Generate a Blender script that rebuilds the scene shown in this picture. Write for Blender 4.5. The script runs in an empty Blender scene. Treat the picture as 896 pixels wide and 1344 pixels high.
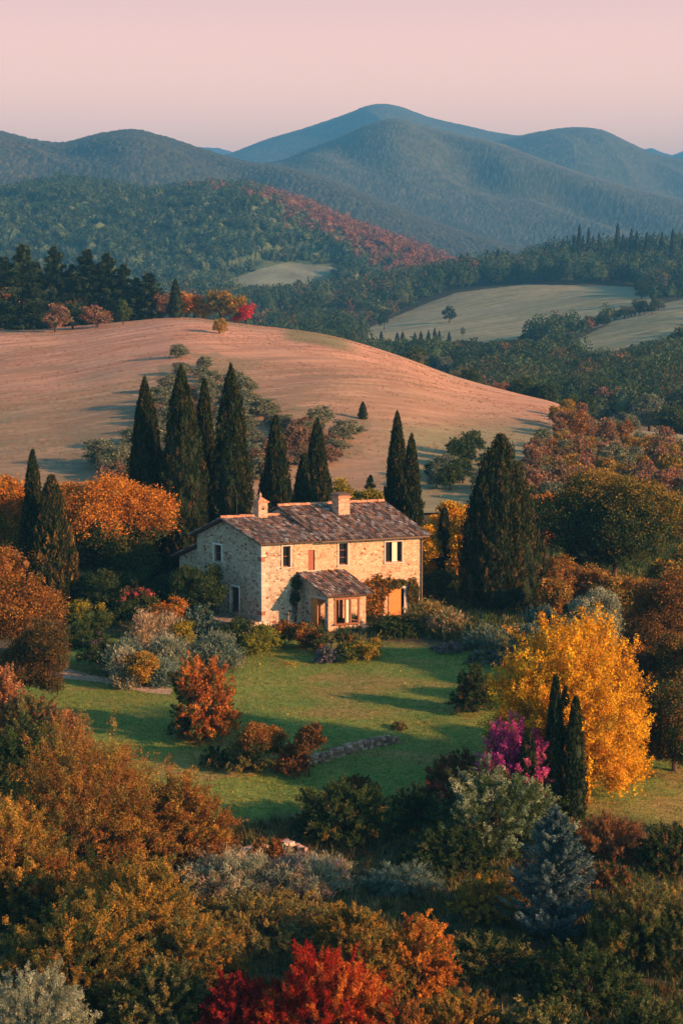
import bpy, math, random
import numpy as np
from mathutils import Vector, Matrix
R = math.radians
SC = bpy.context.scene
COL = SC.collection

# ------------------------------------------------------------------ camera geometry (pixels of the 896x1344 photograph)
F, PW, PH, YH, CZ = 2500.0, 896, 1344, 370, 22.0
PITCH = math.atan((PH/2-YH)/F)
CP, SP = math.cos(PITCH), math.sin(PITCH)

def ray(px, py):
    u = (px-PW/2)/F; v = (PH/2-py)/F
    return u, CP+v*SP, -SP+v*CP
def at(px, py, Y):
    dx, dy, dz = ray(px, py); t = Y/dy
    return np.array([dx*t, Y, CZ+dz*t])
def xat(px, Y, z=0.0):
    d = Y*CP+(CZ-z)*SP
    return (px-PW/2)/F*d
def zs(py):
    v = (PH/2-np.asarray(py, float))/F
    return (-SP+v*CP)/(CP+v*SP)
def topx(x, y, z):
    d = y*CP-(z-CZ)*SP; v = y*SP+(z-CZ)*CP
    return PW/2+F*x/d, PH/2-F*v/d

# ------------------------------------------------------------------ noise
def _h(ix, iy, s):
    n = (ix.astype(np.int64)*374761393+iy.astype(np.int64)*668265263+s*1274126177) & 0xffffffff
    n = ((n ^ (n >> 13))*1274126177) & 0xffffffff
    n = ((n ^ (n >> 16))*2246822519) & 0xffffffff
    return ((n ^ (n >> 15)) & 0xffffff)/float(0xffffff)
def vnoise(x, y, s=0):
    x = np.asarray(x, float); y = np.asarray(y, float)
    ix = np.floor(x); iy = np.floor(y); fx = x-ix; fy = y-iy
    fx = fx*fx*(3-2*fx); fy = fy*fy*(3-2*fy)
    a = _h(ix, iy, s); b = _h(ix+1, iy, s); c = _h(ix, iy+1, s); d = _h(ix+1, iy+1, s)
    return (a+(b-a)*fx)*(1-fy)+(c+(d-c)*fx)*fy
def fbm(x, y, s=0, o=4):
    v = 0; a = .5; t = 0
    for i in range(o):
        v = v+a*vnoise(x*2**i+7.3*i, y*2**i-3.1*i, s+i); t += a; a *= .5
    return v/t
def cells(x, y, size, s=0):
    """distance to the nearest of one jittered point per grid cell, and a random number of that point"""
    gx = np.floor(x/size); gy = np.floor(y/size)
    best = np.full(x.shape, 1e9); cid = np.zeros(x.shape)
    for i in (-1, 0, 1):
        for j in (-1, 0, 1):
            cx = gx+i; cy = gy+j
            jx = (cx+_h(cx, cy, s+11))*size; jy = (cy+_h(cx, cy, s+23))*size
            d = np.hypot(x-jx, y-jy); m = d < best
            best = np.where(m, d, best); cid = np.where(m, _h(cx, cy, s+37), cid)
    return best/size, cid
def sstep(a, b, x):
    t = np.clip((x-a)/(b-a), 0, 1); return t*t*(3-2*t)
def inpoly(px, py, poly):
    px = np.asarray(px, float); py = np.asarray(py, float)
    r = np.zeros(px.shape, bool); n = len(poly)
    for i in range(n):
        x1, y1 = poly[i]; x2, y2 = poly[(i+1) % n]
        c = ((y1 > py) != (y2 > py)) & (px < (x2-x1)*(py-y1)/((y2-y1) if y2 != y1 else 1e-9)+x1)
        r ^= c
    return r
def curve(tab, x):
    """smooth interpolation through (x, y) pairs"""
    tx = np.array([t[0] for t in tab], float); ty = np.array([t[1] for t in tab], float)
    m = np.gradient(ty, tx); x = np.clip(x, tx[0], tx[-1])
    i = np.clip(np.searchsorted(tx, x)-1, 0, len(tx)-2)
    h = tx[i+1]-tx[i]; t = (x-tx[i])/h
    return (2*t**3-3*t**2+1)*ty[i]+(t**3-2*t**2+t)*h*m[i]+(-2*t**3+3*t**2)*ty[i+1]+(t**3-t**2)*h*m[i+1]

# ------------------------------------------------------------------ mesh collecting
class MB:
    def __init__(s): s.v = []; s.n = 0; s.parts = []; s.c = []
    def add(s, V, Fc, col=(.5, .5, .5), mat=0):
        V = np.asarray(V, float).reshape(-1, 3); Fc = np.asarray(Fc, np.int64)
        s.v.append(V); s.parts.append((Fc+s.n, mat))
        c = np.asarray(col, float)
        if c.ndim == 1: c = np.tile(c, (len(V), 1))
        s.c.append(c); s.n += len(V)
    def kgons(s, V, k, col, mat=0):
        """V (m,k,3), one face each, col (m,3)"""
        m = len(V)
        s.add(V.reshape(-1, 3), np.arange(m*k).reshape(m, k), np.repeat(col, k, axis=0), mat)
    def box(s, c, d, ax=None, col=(.5, .5, .5), mat=0):
        c = np.asarray(c, float); d = np.asarray(d, float)/2
        A = np.eye(3) if ax is None else np.asarray(ax, float)
        P = np.array([[i, j, k] for i in (-1, 1) for j in (-1, 1) for k in (-1, 1)])*d
        V = P@A+c
        s.add(V, [[0, 1, 3, 2], [4, 6, 7, 5], [0, 4, 5, 1], [2, 3, 7, 6], [0, 2, 6, 4], [1, 5, 7, 3]], col, mat)
    def tube(s, P, rad, k=6, col=(.1, .07, .05), mat=0):
        P = np.asarray(P, float); n = len(P); rad = np.broadcast_to(rad, (n,))
        T = np.gradient(P, axis=0); T /= np.linalg.norm(T, axis=1)[:, None]+1e-9
        up = np.array([.13, .21, 1.0]) if abs(T[0][2]) < .9 else np.array([1.0, .1, 0])
        A = np.cross(T, up); A /= np.linalg.norm(A, axis=1)[:, None]+1e-9; B = np.cross(T, A)
        a = np.linspace(0, 2*math.pi, k, endpoint=False)
        V = P[:, None]+rad[:, None, None]*(A[:, None]*np.cos(a)[None, :, None]+B[:, None]*np.sin(a)[None, :, None])
        f = []
        for i in range(n-1):
            for j in range(k):
                f.append([i*k+j, i*k+(j+1) % k, (i+1)*k+(j+1) % k, (i+1)*k+j])
        s.add(V.reshape(-1, 3), f, col, mat)
        s.add(V[-1], [list(range(k))], col, mat)
    def build(s, name, mats, parent=None, smooth=False, loc=None):
        me = bpy.data.meshes.new(name)
        V = np.concatenate(s.v); me.vertices.add(len(V)); me.vertices.foreach_set('co', V.astype(np.float32).ravel())
        tot = np.concatenate([np.full(len(f), f.shape[1]) for f, m in s.parts])
        idx = np.concatenate([f.ravel() for f, m in s.parts])
        mi = np.concatenate([np.full(len(f), m) for f, m in s.parts])
        st = np.concatenate([[0], np.cumsum(tot)[:-1]])
        me.loops.add(len(idx)); me.loops.foreach_set('vertex_index', idx.astype(np.int32))
        me.polygons.add(len(tot)); me.polygons.foreach_set('loop_start', st.astype(np.int32))
        me.polygons.foreach_set('material_index', mi.astype(np.int32))
        me.polygons.foreach_set('use_smooth', np.full(len(tot), smooth))
        at_ = me.attributes.new('col', 'FLOAT_COLOR', 'POINT')
        C = np.concatenate(s.c); C4 = np.ones((len(C), 4), np.float32); C4[:, :3] = C
        at_.data.foreach_set('color', C4.ravel())
        me.update(calc_edges=True)
        for m in (mats if isinstance(mats, (list, tuple)) else [mats]): me.materials.append(m)
        o = bpy.data.objects.new(name, me); COL.objects.link(o)
        if parent is not None: o.parent = parent
        if loc is not None: o.location = loc
        return o

def tag(o, label=None, cat=None, group=None, kind=None):
    for k, v in (('label', label), ('category', cat), ('group', group), ('kind', kind)):
        if v: o[k] = v
    return o
def empty(name, loc=(0, 0, 0), rz=0):
    o = bpy.data.objects.new(name, None); COL.objects.link(o); o.location = loc; o.rotation_euler = (0, 0, rz)
    o.empty_display_size = .2
    return o

# ------------------------------------------------------------------ materials
def newmat(name):
    m = bpy.data.materials.new(name); m.use_nodes = True; nt = m.node_tree
    for n in list(nt.nodes): nt.nodes.remove(n)
    return m, nt, nt.nodes.new, nt.links.new
def leafmat(name='leaf', trans=.28, gain=1.0):
    m, nt, N, L = newmat(name)
    out = N('ShaderNodeOutputMaterial'); a = N('ShaderNodeAttribute'); a.attribute_name = 'col'
    d = N('ShaderNodeBsdfDiffuse'); t = N('ShaderNodeBsdfTranslucent'); mx = N('ShaderNodeMixShader'); mx.inputs[0].default_value = trans
    L(a.outputs['Color'], d.inputs['Color']); L(a.outputs['Color'], t.inputs['Color'])
    L(d.outputs[0], mx.inputs[1]); L(t.outputs[0], mx.inputs[2]); L(mx.outputs[0], out.inputs[0])
    return m
def attrmat(name, rough=.9, nscale=0, namt=.3, bscale=0, bump=0, bdist=.05, stretch=None, spec=.2):
    """the surface's own colour attribute, varied by noise, with a bump"""
    m, nt, N, L = newmat(name)
    out = N('ShaderNodeOutputMaterial'); p = N('ShaderNodeBsdfPrincipled'); a = N('ShaderNodeAttribute'); a.attribute_name = 'col'
    p.inputs['Roughness'].default_value = rough; p.inputs['Specular IOR Level'].default_value = spec
    g = N('ShaderNodeNewGeometry'); src = a.outputs['Color']; vec = g.outputs['Position']
    if stretch:
        mp = N('ShaderNodeMapping'); mp.inputs['Rotation'].default_value = (0, 0, stretch[3]); mp.inputs['Scale'].default_value = stretch[:3]
        L(vec, mp.inputs['Vector']); vec = mp.outputs[0]
    if nscale:
        for sc, am in ((nscale, namt), (nscale*7.3, namt*.7)):
            n = N('ShaderNodeTexNoise'); n.inputs['Scale'].default_value = sc; n.inputs['Detail'].default_value = 4; L(vec, n.inputs['Vector'])
            r = N('ShaderNodeMapRange'); r.inputs['From Min'].default_value = .3; r.inputs['From Max'].default_value = .7
            r.inputs['To Min'].default_value = 1-am; r.inputs['To Max'].default_value = 1+am; L(n.outputs['Fac'], r.inputs['Value'])
            v = N('ShaderNodeVectorMath'); v.operation = 'SCALE'; L(src, v.inputs[0]); L(r.outputs[0], v.inputs['Scale']); src = v.outputs[0]
    L(src, p.inputs['Base Color'])
    if bump:
        n = N('ShaderNodeTexNoise'); n.inputs['Scale'].default_value = bscale; n.inputs['Detail'].default_value = 5; L(vec, n.inputs['Vector'])
        b = N('ShaderNodeBump'); b.inputs['Strength'].default_value = bump; b.inputs['Distance'].default_value = bdist
        L(n.outputs['Fac'], b.inputs['Height']); L(b.outputs[0], p.inputs['Normal'])
    L(p.outputs[0], out.inputs[0])
    return m
def plain(name, col, rough=.7, metal=0, spec=.3, nscale=0, namt=.2):
    m, nt, N, L = newmat(name)
    out = N('ShaderNodeOutputMaterial'); p = N('ShaderNodeBsdfPrincipled')
    p.inputs['Base Color'].default_value = (*col, 1); p.inputs['Roughness'].default_value = rough; p.inputs['Metallic'].default_value = metal
    p.inputs['Specular IOR Level'].default_value = spec
    if nscale:
        g = N('ShaderNodeNewGeometry'); n = N('ShaderNodeTexNoise'); n.inputs['Scale'].default_value = nscale; n.inputs['Detail'].default_value = 6
        L(g.outputs['Position'], n.inputs['Vector'])
        mx = N('ShaderNodeMix'); mx.data_type = 'RGBA'; mx.inputs['A'].default_value = (*[c*(1-namt) for c in col], 1); mx.inputs['B'].default_value = (*[min(1, c*(1+namt)) for c in col], 1)
        L(n.outputs['Fac'], mx.inputs['Factor']); L(mx.outputs['Result'], p.inputs['Base Color'])
    L(p.outputs[0], out.inputs[0]); return m
def stonemat(name, cols, mortar, scale=2.6, flat=1.6, bump=.6, red=.06, plaster=.25):
    """rubble masonry: stones of several colours in mortar, some brick pieces, worn plaster patches"""
    m, nt, N, L = newmat(name)
    out = N('ShaderNodeOutputMaterial'); p = N('ShaderNodeBsdfPrincipled'); p.inputs['Roughness'].default_value = .92; p.inputs['Specular IOR Level'].default_value = .15
    g = N('ShaderNodeNewGeometry'); mp = N('ShaderNodeMapping'); mp.inputs['Scale'].default_value = (1, 1, flat); L(g.outputs['Position'], mp.inputs[0])
    nz = N('ShaderNodeTexNoise'); nz.inputs['Scale'].default_value = 3; L(mp.outputs[0], nz.inputs['Vector'])
    ad = N('ShaderNodeVectorMath'); ad.operation = 'MULTIPLY_ADD'; ad.inputs[1].default_value = (.16, .16, .16); L(nz.outputs['Color'], ad.inputs[0]); L(mp.outputs[0], ad.inputs[2])
    vo = N('ShaderNodeTexVoronoi'); vo.inputs['Scale'].default_value = scale; L(ad.outputs[0], vo.inputs['Vector'])
    ve = N('ShaderNodeTexVoronoi'); ve.feature = 'DISTANCE_TO_EDGE'; ve.inputs['Scale'].default_value = scale; L(ad.outputs[0], ve.inputs['Vector'])
    sp = N('ShaderNodeSeparateColor'); L(vo.outputs['Color'], sp.inputs[0])
    rp = N('ShaderNodeValToRGB'); rp.color_ramp.interpolation = 'CONSTANT'
    els = rp.color_ramp.elements
    k = len(cols)
    for i, c in enumerate(cols):
        pos = i/k*(1-red)
        if i < 2: e = els[i]; e.position = pos
        else: e = els.new(pos)
        e.color = (*c, 1)
    e = els.new(1-red); e.color = (.24, .085, .05, 1)
    L(sp.outputs[0], rp.inputs[0])
    mr = N('ShaderNodeMapRange'); mr.inputs['From Min'].default_value = .02; mr.inputs['From Max'].default_value = .1; L(ve.outputs['Distance'], mr.inputs['Value'])
    mx = N('ShaderNodeMix'); mx.data_type = 'RGBA'; mx.inputs['A'].default_value = (*mortar, 1); L(mr.outputs[0], mx.inputs['Factor']); L(rp.outputs[0], mx.inputs['B'])
    # plaster patches
    n2 = N('ShaderNodeTexNoise'); n2.inputs['Scale'].default_value = .7; n2.inputs['Detail'].default_value = 6; n2.inputs['Roughness'].default_value = .7; L(g.outputs['Position'], n2.inputs['Vector'])
    m2 = N('ShaderNodeMapRange'); m2.inputs['From Min'].default_value = .58-plaster*.3; m2.inputs['From Max'].default_value = .68-plaster*.3; m2.inputs['To Max'].default_value = .8; L(n2.outputs['Fac'], m2.inputs['Value'])
    mm = N('ShaderNodeMath'); mm.operation = 'MULTIPLY'; L(m2.outputs[0], mm.inputs[0]); mm.inputs[1].default_value = plaster*2.5 if plaster < .4 else 1
    mx2 = N('ShaderNodeMix'); mx2.data_type = 'RGBA'; L(mm.outputs[0], mx2.inputs['Factor']); L(mx.outputs['Result'], mx2.inputs['A']); mx2.inputs['B'].default_value = (*mortar, 1)
    # fine grain
    n3 = N('ShaderNodeTexNoise'); n3.inputs['Scale'].default_value = 11; n3.inputs['Detail'].default_value = 5; L(g.outputs['Position'], n3.inputs['Vector'])
    m3 = N('ShaderNodeMapRange'); m3.inputs['From Min'].default_value = .3; m3.inputs['From Max'].default_value = .7; m3.inputs['To Min'].default_value = .68; m3.inputs['To Max'].default_value = 1.25; L(n3.outputs['Fac'], m3.inputs['Value'])
    sc = N('ShaderNodeVectorMath'); sc.operation = 'SCALE'; L(mx2.outputs['Result'], sc.inputs[0]); L(m3.outputs[0], sc.inputs['Scale']); L(sc.outputs[0], p.inputs['Base Color'])
    hh = N('ShaderNodeMath'); hh.operation = 'ADD'; L(mr.outputs[0], hh.inputs[0]); L(n3.outputs['Fac'], hh.inputs[1])
    b = N('ShaderNodeBump'); b.inputs['Strength'].default_value = bump; b.inputs['Distance'].default_value = .035; L(hh.outputs[0], b.inputs['Height']); L(b.outputs[0], p.inputs['Normal'])
    L(p.outputs[0], out.inputs[0]); return m

LEAF = leafmat('leaf_blades'); NEEDLE = leafmat('needle_foliage', trans=.08)
BARK = plain('bark', (.075, .05, .035), .95, nscale=9, namt=.5)
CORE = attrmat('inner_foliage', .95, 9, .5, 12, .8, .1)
# ------------------------------------------------------------------ terrain
FC_PY = [(-500, 440), (-200, 436), (0, 431), (90, 429), (165, 422), (240, 417), (330, 427), (440, 443), (520, 468), (600, 499), (680, 523), (730, 537), (790, 566), (900, 585), (1100, 625), (1400, 660)]
FC_Y = [(-500, 400), (0, 385), (300, 375), (450, 355), (600, 325), (730, 292), (900, 265), (1100, 255), (1400, 250)]
FAR_PX = [-500, 0, 200, 330, 450, 600, 730, 896, 1100, 1500]
FAR = [ # (Y, ground row at each azimuth)
 (480, [545, 545, 545, 545, 545, 545, 540, 535, 530, 530]),
 (600, [500, 500, 500, 500, 500, 500, 492, 486, 480, 470]),
 (720, [470, 470, 470, 468, 465, 464, 460, 446, 430, 420]),
 (850, [445, 445, 445, 445, 443, 440, 432, 402, 392, 380]),
 (1000, [425, 425, 425, 425, 424, 410, 396, 389, 385, 378]),
 (1150, [412, 412, 410, 408, 408, 380, 371, 376, 374, 370]),
 (1300, [400, 400, 398, 392, 398, 368, 348, 338, 336, 336]),
 (1450, [395, 395, 395, 386, 392, 378, 356, 345, 342, 342]),
]
RIDGE_X = lambda px, Y: px
def H(x, y):
    x = np.asarray(x, float); y = np.asarray(y, float)
    px = PW/2+F*x/(y*CP+2.6)
    # near garden ground
    near = curve([(0, -4.2), (50, -3.9), (70, -3.6), (80, -3.2), (87, -2.8), (93, -2.1), (99, -1.5), (107, -1.0), (113, -.65), (118, -.35), (123, 0), (135, 0), (150, -1.0), (168, -1.2), (190, .4), (200, 1.0)], np.minimum(y, 200))
    near = near+(fbm(x/9, y/9, 3, 3)-.5)*.35*sstep(30, 60, y)
    near = near-1.2*sstep(10, 30, x)*sstep(128, 100, y)*sstep(60, 90, y)*.6
    # field hill
    yc = curve(FC_Y, px); zc = CZ+yc*zs(curve(FC_PY, px))
    t = np.clip((y-190)/(yc-190), 0, 1)
    zb = .4
    hill = zb+(zc-zb)*np.sin(t*math.pi/2)**1.08
    hill = hill+((fbm(x/60, y/60, 8, 3)-.5)*3.0+(fbm(x/14, y/14, 12, 3)-.5)*.5)*np.sin(t*math.pi)**.7
    lim = CZ+y*((zc-CZ)/yc)-(1-t)*y*.0022; hill = np.where(y < yc, lim-np.logaddexp(0, (lim-hill)/.5)*.5, hill)+.35*t
    zfar = np.zeros_like(x); pys = np.zeros_like(x)
    Ys = np.array([r[0] for r in FAR], float)
    G = np.stack([curve(list(zip(FAR_PX, r[1])), px) for r in FAR])
    yy = np.clip(y, Ys[0], Ys[-1]); i = np.clip(np.searchsorted(Ys, yy)-1, 0, len(Ys)-2)
    f = (yy-Ys[i])/(Ys[i+1]-Ys[i])
    Z = np.stack([CZ+Ys[k]*zs(G[k]) for k in range(len(Ys))])
    f2 = f*f*(3-2*f)*.5+f*.5
    zfar = np.take_along_axis(Z, i[None], 0)[0]*(1-f2)+np.take_along_axis(Z, i[None]+1, 0)[0]*f2
    zfar = zfar+(fbm(x/120, y/120, 21, 3)-.5)*5*sstep(500, 700, y)
    zfar = zfar-((y-1450)/100)**2*2.0*(y > 1450)
    drop = zc-.0011*(np.maximum(y-yc, 0))**2
    w = sstep(40, 150, y-yc)
    back = np.maximum(drop, zfar) * 1.0
    back = drop*(1-w)+np.maximum(drop, zfar)*w
    g = np.where(y < 190, near, np.where(y < yc, hill, back))
    b = sstep(182, 198, y)
    return near*(1-b)*(y < 200)+g*np.where(y < 200, b, 1)
def h1(x, y): return float(H(np.array([x]), np.array([y]))[0])
def hit(px, py, y0=30, y1=1500):
    Y = np.linspace(y0, y1, 6000); X = np.array([xat(px, q, 0) for q in (1,)])[0]*0+Y*0
    dx, dy, dz = ray(px, py); X = dx*Y/dy; z = CZ+dz*Y/dy
    m = np.nonzero(z < H(X, Y))[0]
    if len(m) == 0: return None
    k = m[0]; return np.array([X[k], Y[k], float(H(X[k:k+1], Y[k:k+1])[0])])

SCRUB = [(205, 470), (235, 445), (275, 452), (330, 500), (360, 528), (480, 545), (500, 590), (470, 620), (330, 620), (200, 612), (110, 600), (160, 560), (215, 520)]
FIELD1 = [(440, 448), (480, 432), (560, 398), (600, 384), (690, 373), (830, 376), (862, 392), (845, 412), (760, 436), (700, 446), (640, 449), (560, 449)]
FIELD2 = [(727, 459), (800, 425), (860, 400), (960, 380), (960, 425), (896, 432), (860, 448), (800, 462)]
FIELD3 = [(262, 379), (300, 368), (345, 352), (378, 344), (442, 352), (430, 368), (360, 377)]

def sheet(name, ys, az, colf, mat, kind='structure', zf=H, smooth=True):
    A, Y = np.meshgrid(az, ys); X = A*Y
    Z = zf(X, Y); P = np.stack([X, Y, Z], -1); nr, nc = A.shape
    idx = np.arange(nr*nc).reshape(nr, nc)
    Fc = np.stack([idx[:-1, :-1], idx[:-1, 1:], idx[1:, 1:], idx[1:, :-1]], -1).reshape(-1, 4)
    px, py = topx(X, Y, Z)
    C = colf(X, Y, Z, px, py)
    b = MB(); b.add(P.reshape(-1, 3), Fc, C.reshape(-1, 3)); o = b.build(name, mat, smooth=smooth)
    return tag(o, kind=kind)
def mixc(a, b, t):
    a = np.asarray(a, float); b = np.asarray(b, float); return a+(b-a)*np.asarray(t)[..., None]
AZ = np.concatenate([np.linspace(-.75, -.2, 60)[:-1], np.linspace(-.2, .2, 430), np.linspace(.2, .75, 60)[1:]])

LAWN = [(90, 850), (200, 850), (310, 868), (520, 840), (590, 852), (640, 868), (700, 900), (760, 1000), (896, 1040), (900, 1110), (760, 1075), (680, 1000), (600, 1010), (560, 1080), (300, 1110), (200, 1000), (120, 930)]
def col_near(X, Y, Z, px, py):
    n1 = fbm(X/2.5, Y/5, 40, 4); n2 = fbm(X/.7, Y/1.1, 44, 3)
    g = mixc((.105, .19, .036), (.17, .24, .046), sstep(.35, .7, n1))
    # mowing bands that follow the slope, dry ochre patches
    bands = .5+.5*np.sin((Y-X*.18)*1.9+2.5*fbm(X/8, Y/8, 50, 2))
    g = mixc(g, (.23, .21, .05), .5*sstep(.45, .75, n2*.5+fbm(X/4, Y/1.6, 51, 3)*.5+.12*bands-.02))
    g = mixc(g, (.30, .20, .07), .7*sstep(.55, .72, fbm(X/6, Y/2.2, 52, 4)+.1*sstep(100, 86, Y)))
    soil = mixc((.055, .045, .028), (.10, .085, .04), fbm(X/1.2, Y/1.2, 60, 4))
    inl = (Y > 84)*(Y < 117.5)
    lawn = sstep(85.5, 87.5, Y+2*(n1-.5))*sstep(118.5, 116.5, Y+.15*X)*sstep(-20.5, -19.0, X+1.5*(n1-.5))*sstep(26, 24, X)
    return mixc(soil, g, lawn)
def col_field(X, Y, Z, px, py):
    s = X*.80+Y*.6; u = -X*.6+Y*.80     # furrows and mown stripes run across the slope
    n = fbm(X/30, Y/30, 70, 4); st = fbm(s/28, u/2.6, 71, 4); st2 = fbm(s/9, u/.9, 73, 3)
    c = mixc((.35, .185, .105), (.56, .305, .18), sstep(.3, .7, st))
    c = mixc(c, (.23, .145, .078), .85*sstep(.47, .66, n*.5+st*.5))
    c = mixc(c, (.15, .14, .07), .8*sstep(.53, .68, fbm(X/22, Y/40, 77, 4)*.65+st2*.35))
    c = mixc(c, (.62, .36, .225), .5*sstep(.5, .7, st2))
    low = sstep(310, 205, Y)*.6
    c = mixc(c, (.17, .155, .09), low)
    # green and greyish pasture on the lower right flank
    g = sstep(470, 560, px)*sstep(545, 575, py+14*(n-.5))
    c = mixc(c, mixc((.17, .18, .085), (.25, .235, .12), st), g*.85)
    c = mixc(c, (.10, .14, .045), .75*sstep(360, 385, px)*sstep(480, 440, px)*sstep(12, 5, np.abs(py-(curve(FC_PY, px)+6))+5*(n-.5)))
    c = mixc(c, (.16, .15, .08), .6*sstep(.5, .6, fbm(X/5, Y/9, 83, 3))*inpoly(px, py, SCRUB))
    return c
def col_far(X, Y, Z, px, py):
    n = fbm(X/60, Y/60, 90, 4); st = fbm((X+Y)/40, (Y-X)/7, 91, 4)
    c = mixc((.03, .042, .018), (.05, .06, .025), n)
    fld = inpoly(px, py, FIELD1) | inpoly(px, py, FIELD2)
    c2 = mixc((.19, .20, .09), (.31, .29, .15), sstep(.3, .7, st*.6+n*.4))
    return mixc(c, c2, fld*1.0)
def land():
    m_near = attrmat('lawn_turf', .95, 3.5, .3, 12, .9, .07, (1, 2.2, 1, 0))
    m_field = attrmat('dry_pasture', .97, .9, .14, 2, .35, .12, (.25, 1, 1, R(28)))
    m_far = attrmat('far_pasture', .97, .25, .2, .6, .6, .5)
    y_near = np.concatenate([np.linspace(-40, 50, 40)[:-1], np.linspace(50, 84, 70)[:-1], np.linspace(84, 122, 200)[:-1], np.linspace(122, 190, 70)])
    # the near sheet is laid out on a straight grid
    xs = np.concatenate([np.linspace(-110, -26, 30)[:-1], np.linspace(-26, 28, 300)[:-1], np.linspace(28, 110, 30)])
    xs2 = xs[None, :]*np.ones((len(y_near), 1)); k = np.clip((y_near-150)/40, 0, 1)[:, None]
    Y = y_near[:, None]*np.ones((1, len(xs))); X = xs2*(1+.45*k)
    Z = H(X, Y); nr, nc = X.shape; idx = np.arange(nr*nc).reshape(nr, nc)
    Fc = np.stack([idx[:-1, :-1], idx[:-1, 1:], idx[1:, 1:], idx[1:, :-1]], -1).reshape(-1, 4)
    Z = Z-.35*k
    px, py = topx(X, Y, Z); b = MB(); b.add(np.stack([X, Y, Z], -1).reshape(-1, 3), Fc, col_near(X, Y, Z, px, py).reshape(-1, 3))
    tag(b.build('ground', m_near, smooth=True), kind='structure')
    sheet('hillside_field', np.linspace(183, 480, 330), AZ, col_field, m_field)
    sheet('valley_ground', np.concatenate([np.linspace(478, 1500, 260), np.linspace(1540, 2400, 12)]), AZ[::2], col_far, m_far, zf=lambda x, y: H(x, y)-.25)

def range_sheet(name, crest, ycr, ybase, pybase, nrow, spur, canopy, colf, seed, mat, azr=.26, ncol=620, back=.25, spdir=(.55, -.83), crn=0.0, lower=0.0):
    """a range of hills: crest row per azimuth, spurs, and a cover of tree crowns as relief"""
    az = np.concatenate([np.linspace(-.46, -.20, 90)[:-1], np.linspace(-.20, .20, int(ncol*.78)), np.linspace(.20, .46, 90)[1:]]); ncol = len(az); t = np.concatenate([np.linspace(0, 1, nrow)**.9, 1+np.linspace(0, back, 26)[1:]])
    px1 = PW/2+F*az/CP
    yc = curve(ycr, px1) if isinstance(ycr, list) else np.full(ncol, float(ycr))
    cz = CZ+yc*zs(curve(crest, px1)); cz = cz+(fbm(px1/40, px1*0, seed+5, 3)-.5)*crn
    zb = CZ+ybase*zs(curve(pybase, px1))
    T, A = np.meshgrid(t, az, indexing='ij'); Y = ybase+(yc-ybase)*T; X = A*Y
    tt = np.clip(T, 0, 1)
    Z = zb+(cz-zb)*(.55*np.sin(tt*math.pi/2)+.45*tt)
    Z = np.where(T > 1, cz-(cz-zb)*(np.maximum(T-1, 0)/back)**1.5*.9, Z)
    wl, amp = spur
    s = (X*spdir[0]+Y*spdir[1]); u = (X*-spdir[1]+Y*spdir[0])
    rdg = 1-np.abs(2*fbm(u/wl+.6*fbm(s/wl, u/wl, seed, 2), s/(wl*3.2), seed+1, 3)-1)*2
    rdg2 = 1-np.abs(2*fbm(u/wl*2.7, s/(wl*1.1), seed+2, 3)-1)*2
    Z = Z+(rdg*amp+rdg2*amp*.38)*np.sin(np.clip(tt, 0, 1)*math.pi)**.8
    cs, ch = canopy
    lim = CZ+Y*((cz-CZ)/yc)[None, :]-ch*.75-(1-tt)*Y*.0016     # nothing in front may stand above the skyline
    dz = lim-Z; kk = 12.0+Y*.002
    Z = np.where(T < 1, lim-np.logaddexp(0, dz/kk)*kk, Z-ch*.75)-lower
    px, py = topx(X, Y, Z); open_ = inpoly(px, py, FIELD3) if name == 'forest_hill' else np.zeros(Z.shape, bool)
    warp = cs*.5
    d, cid = cells(X+warp*fbm(X/cs/3, Y/cs/3, seed+3, 2), Y*.8, cs, seed)
    d2, cid2 = cells(X, Y*.8, cs*.47, seed+9)
    can = ch*(1-np.clip(d*1.15, 0, 1)**2)*(.6+.8*cid)+ch*.35*(1-np.clip(d2, 0, 1)**2)
    
    if name == 'forest_hill':
        for k in range(9): o3 = open_.copy(); o3[1:] |= open_[:-1]; o3[:-1] |= open_[1:]; o3[:, 1:] |= open_[:, :-1]; o3[:, :-1] |= open_[:, 1:]; open_ = o3
    Z = Z+np.where(open_, 0, can)
    COVER[0] = inpoly(*topx(X, Y, Z)[:2], FIELD3) & open_ if name == 'forest_hill' else open_
    C = colf(X, Y, Z, px, py, cid, cid2, T, rdg)
    P = np.stack([X, Y, Z], -1); nr, nc = X.shape; idx = np.arange(nr*nc).reshape(nr, nc)
    Fc = np.stack([idx[:-1, :-1], idx[:-1, 1:], idx[1:, 1:], idx[1:, :-1]], -1).reshape(-1, 4)
    b = MB(); b.add(P.reshape(-1, 3), Fc, C.reshape(-1, 3)); o = b.build(name, mat, smooth=False)
    tag(o, kind='structure')
    return dict(az=az, X=X, Y=Y, Z=Z, T=T, px=px, py=py, rdg=rdg)

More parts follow.
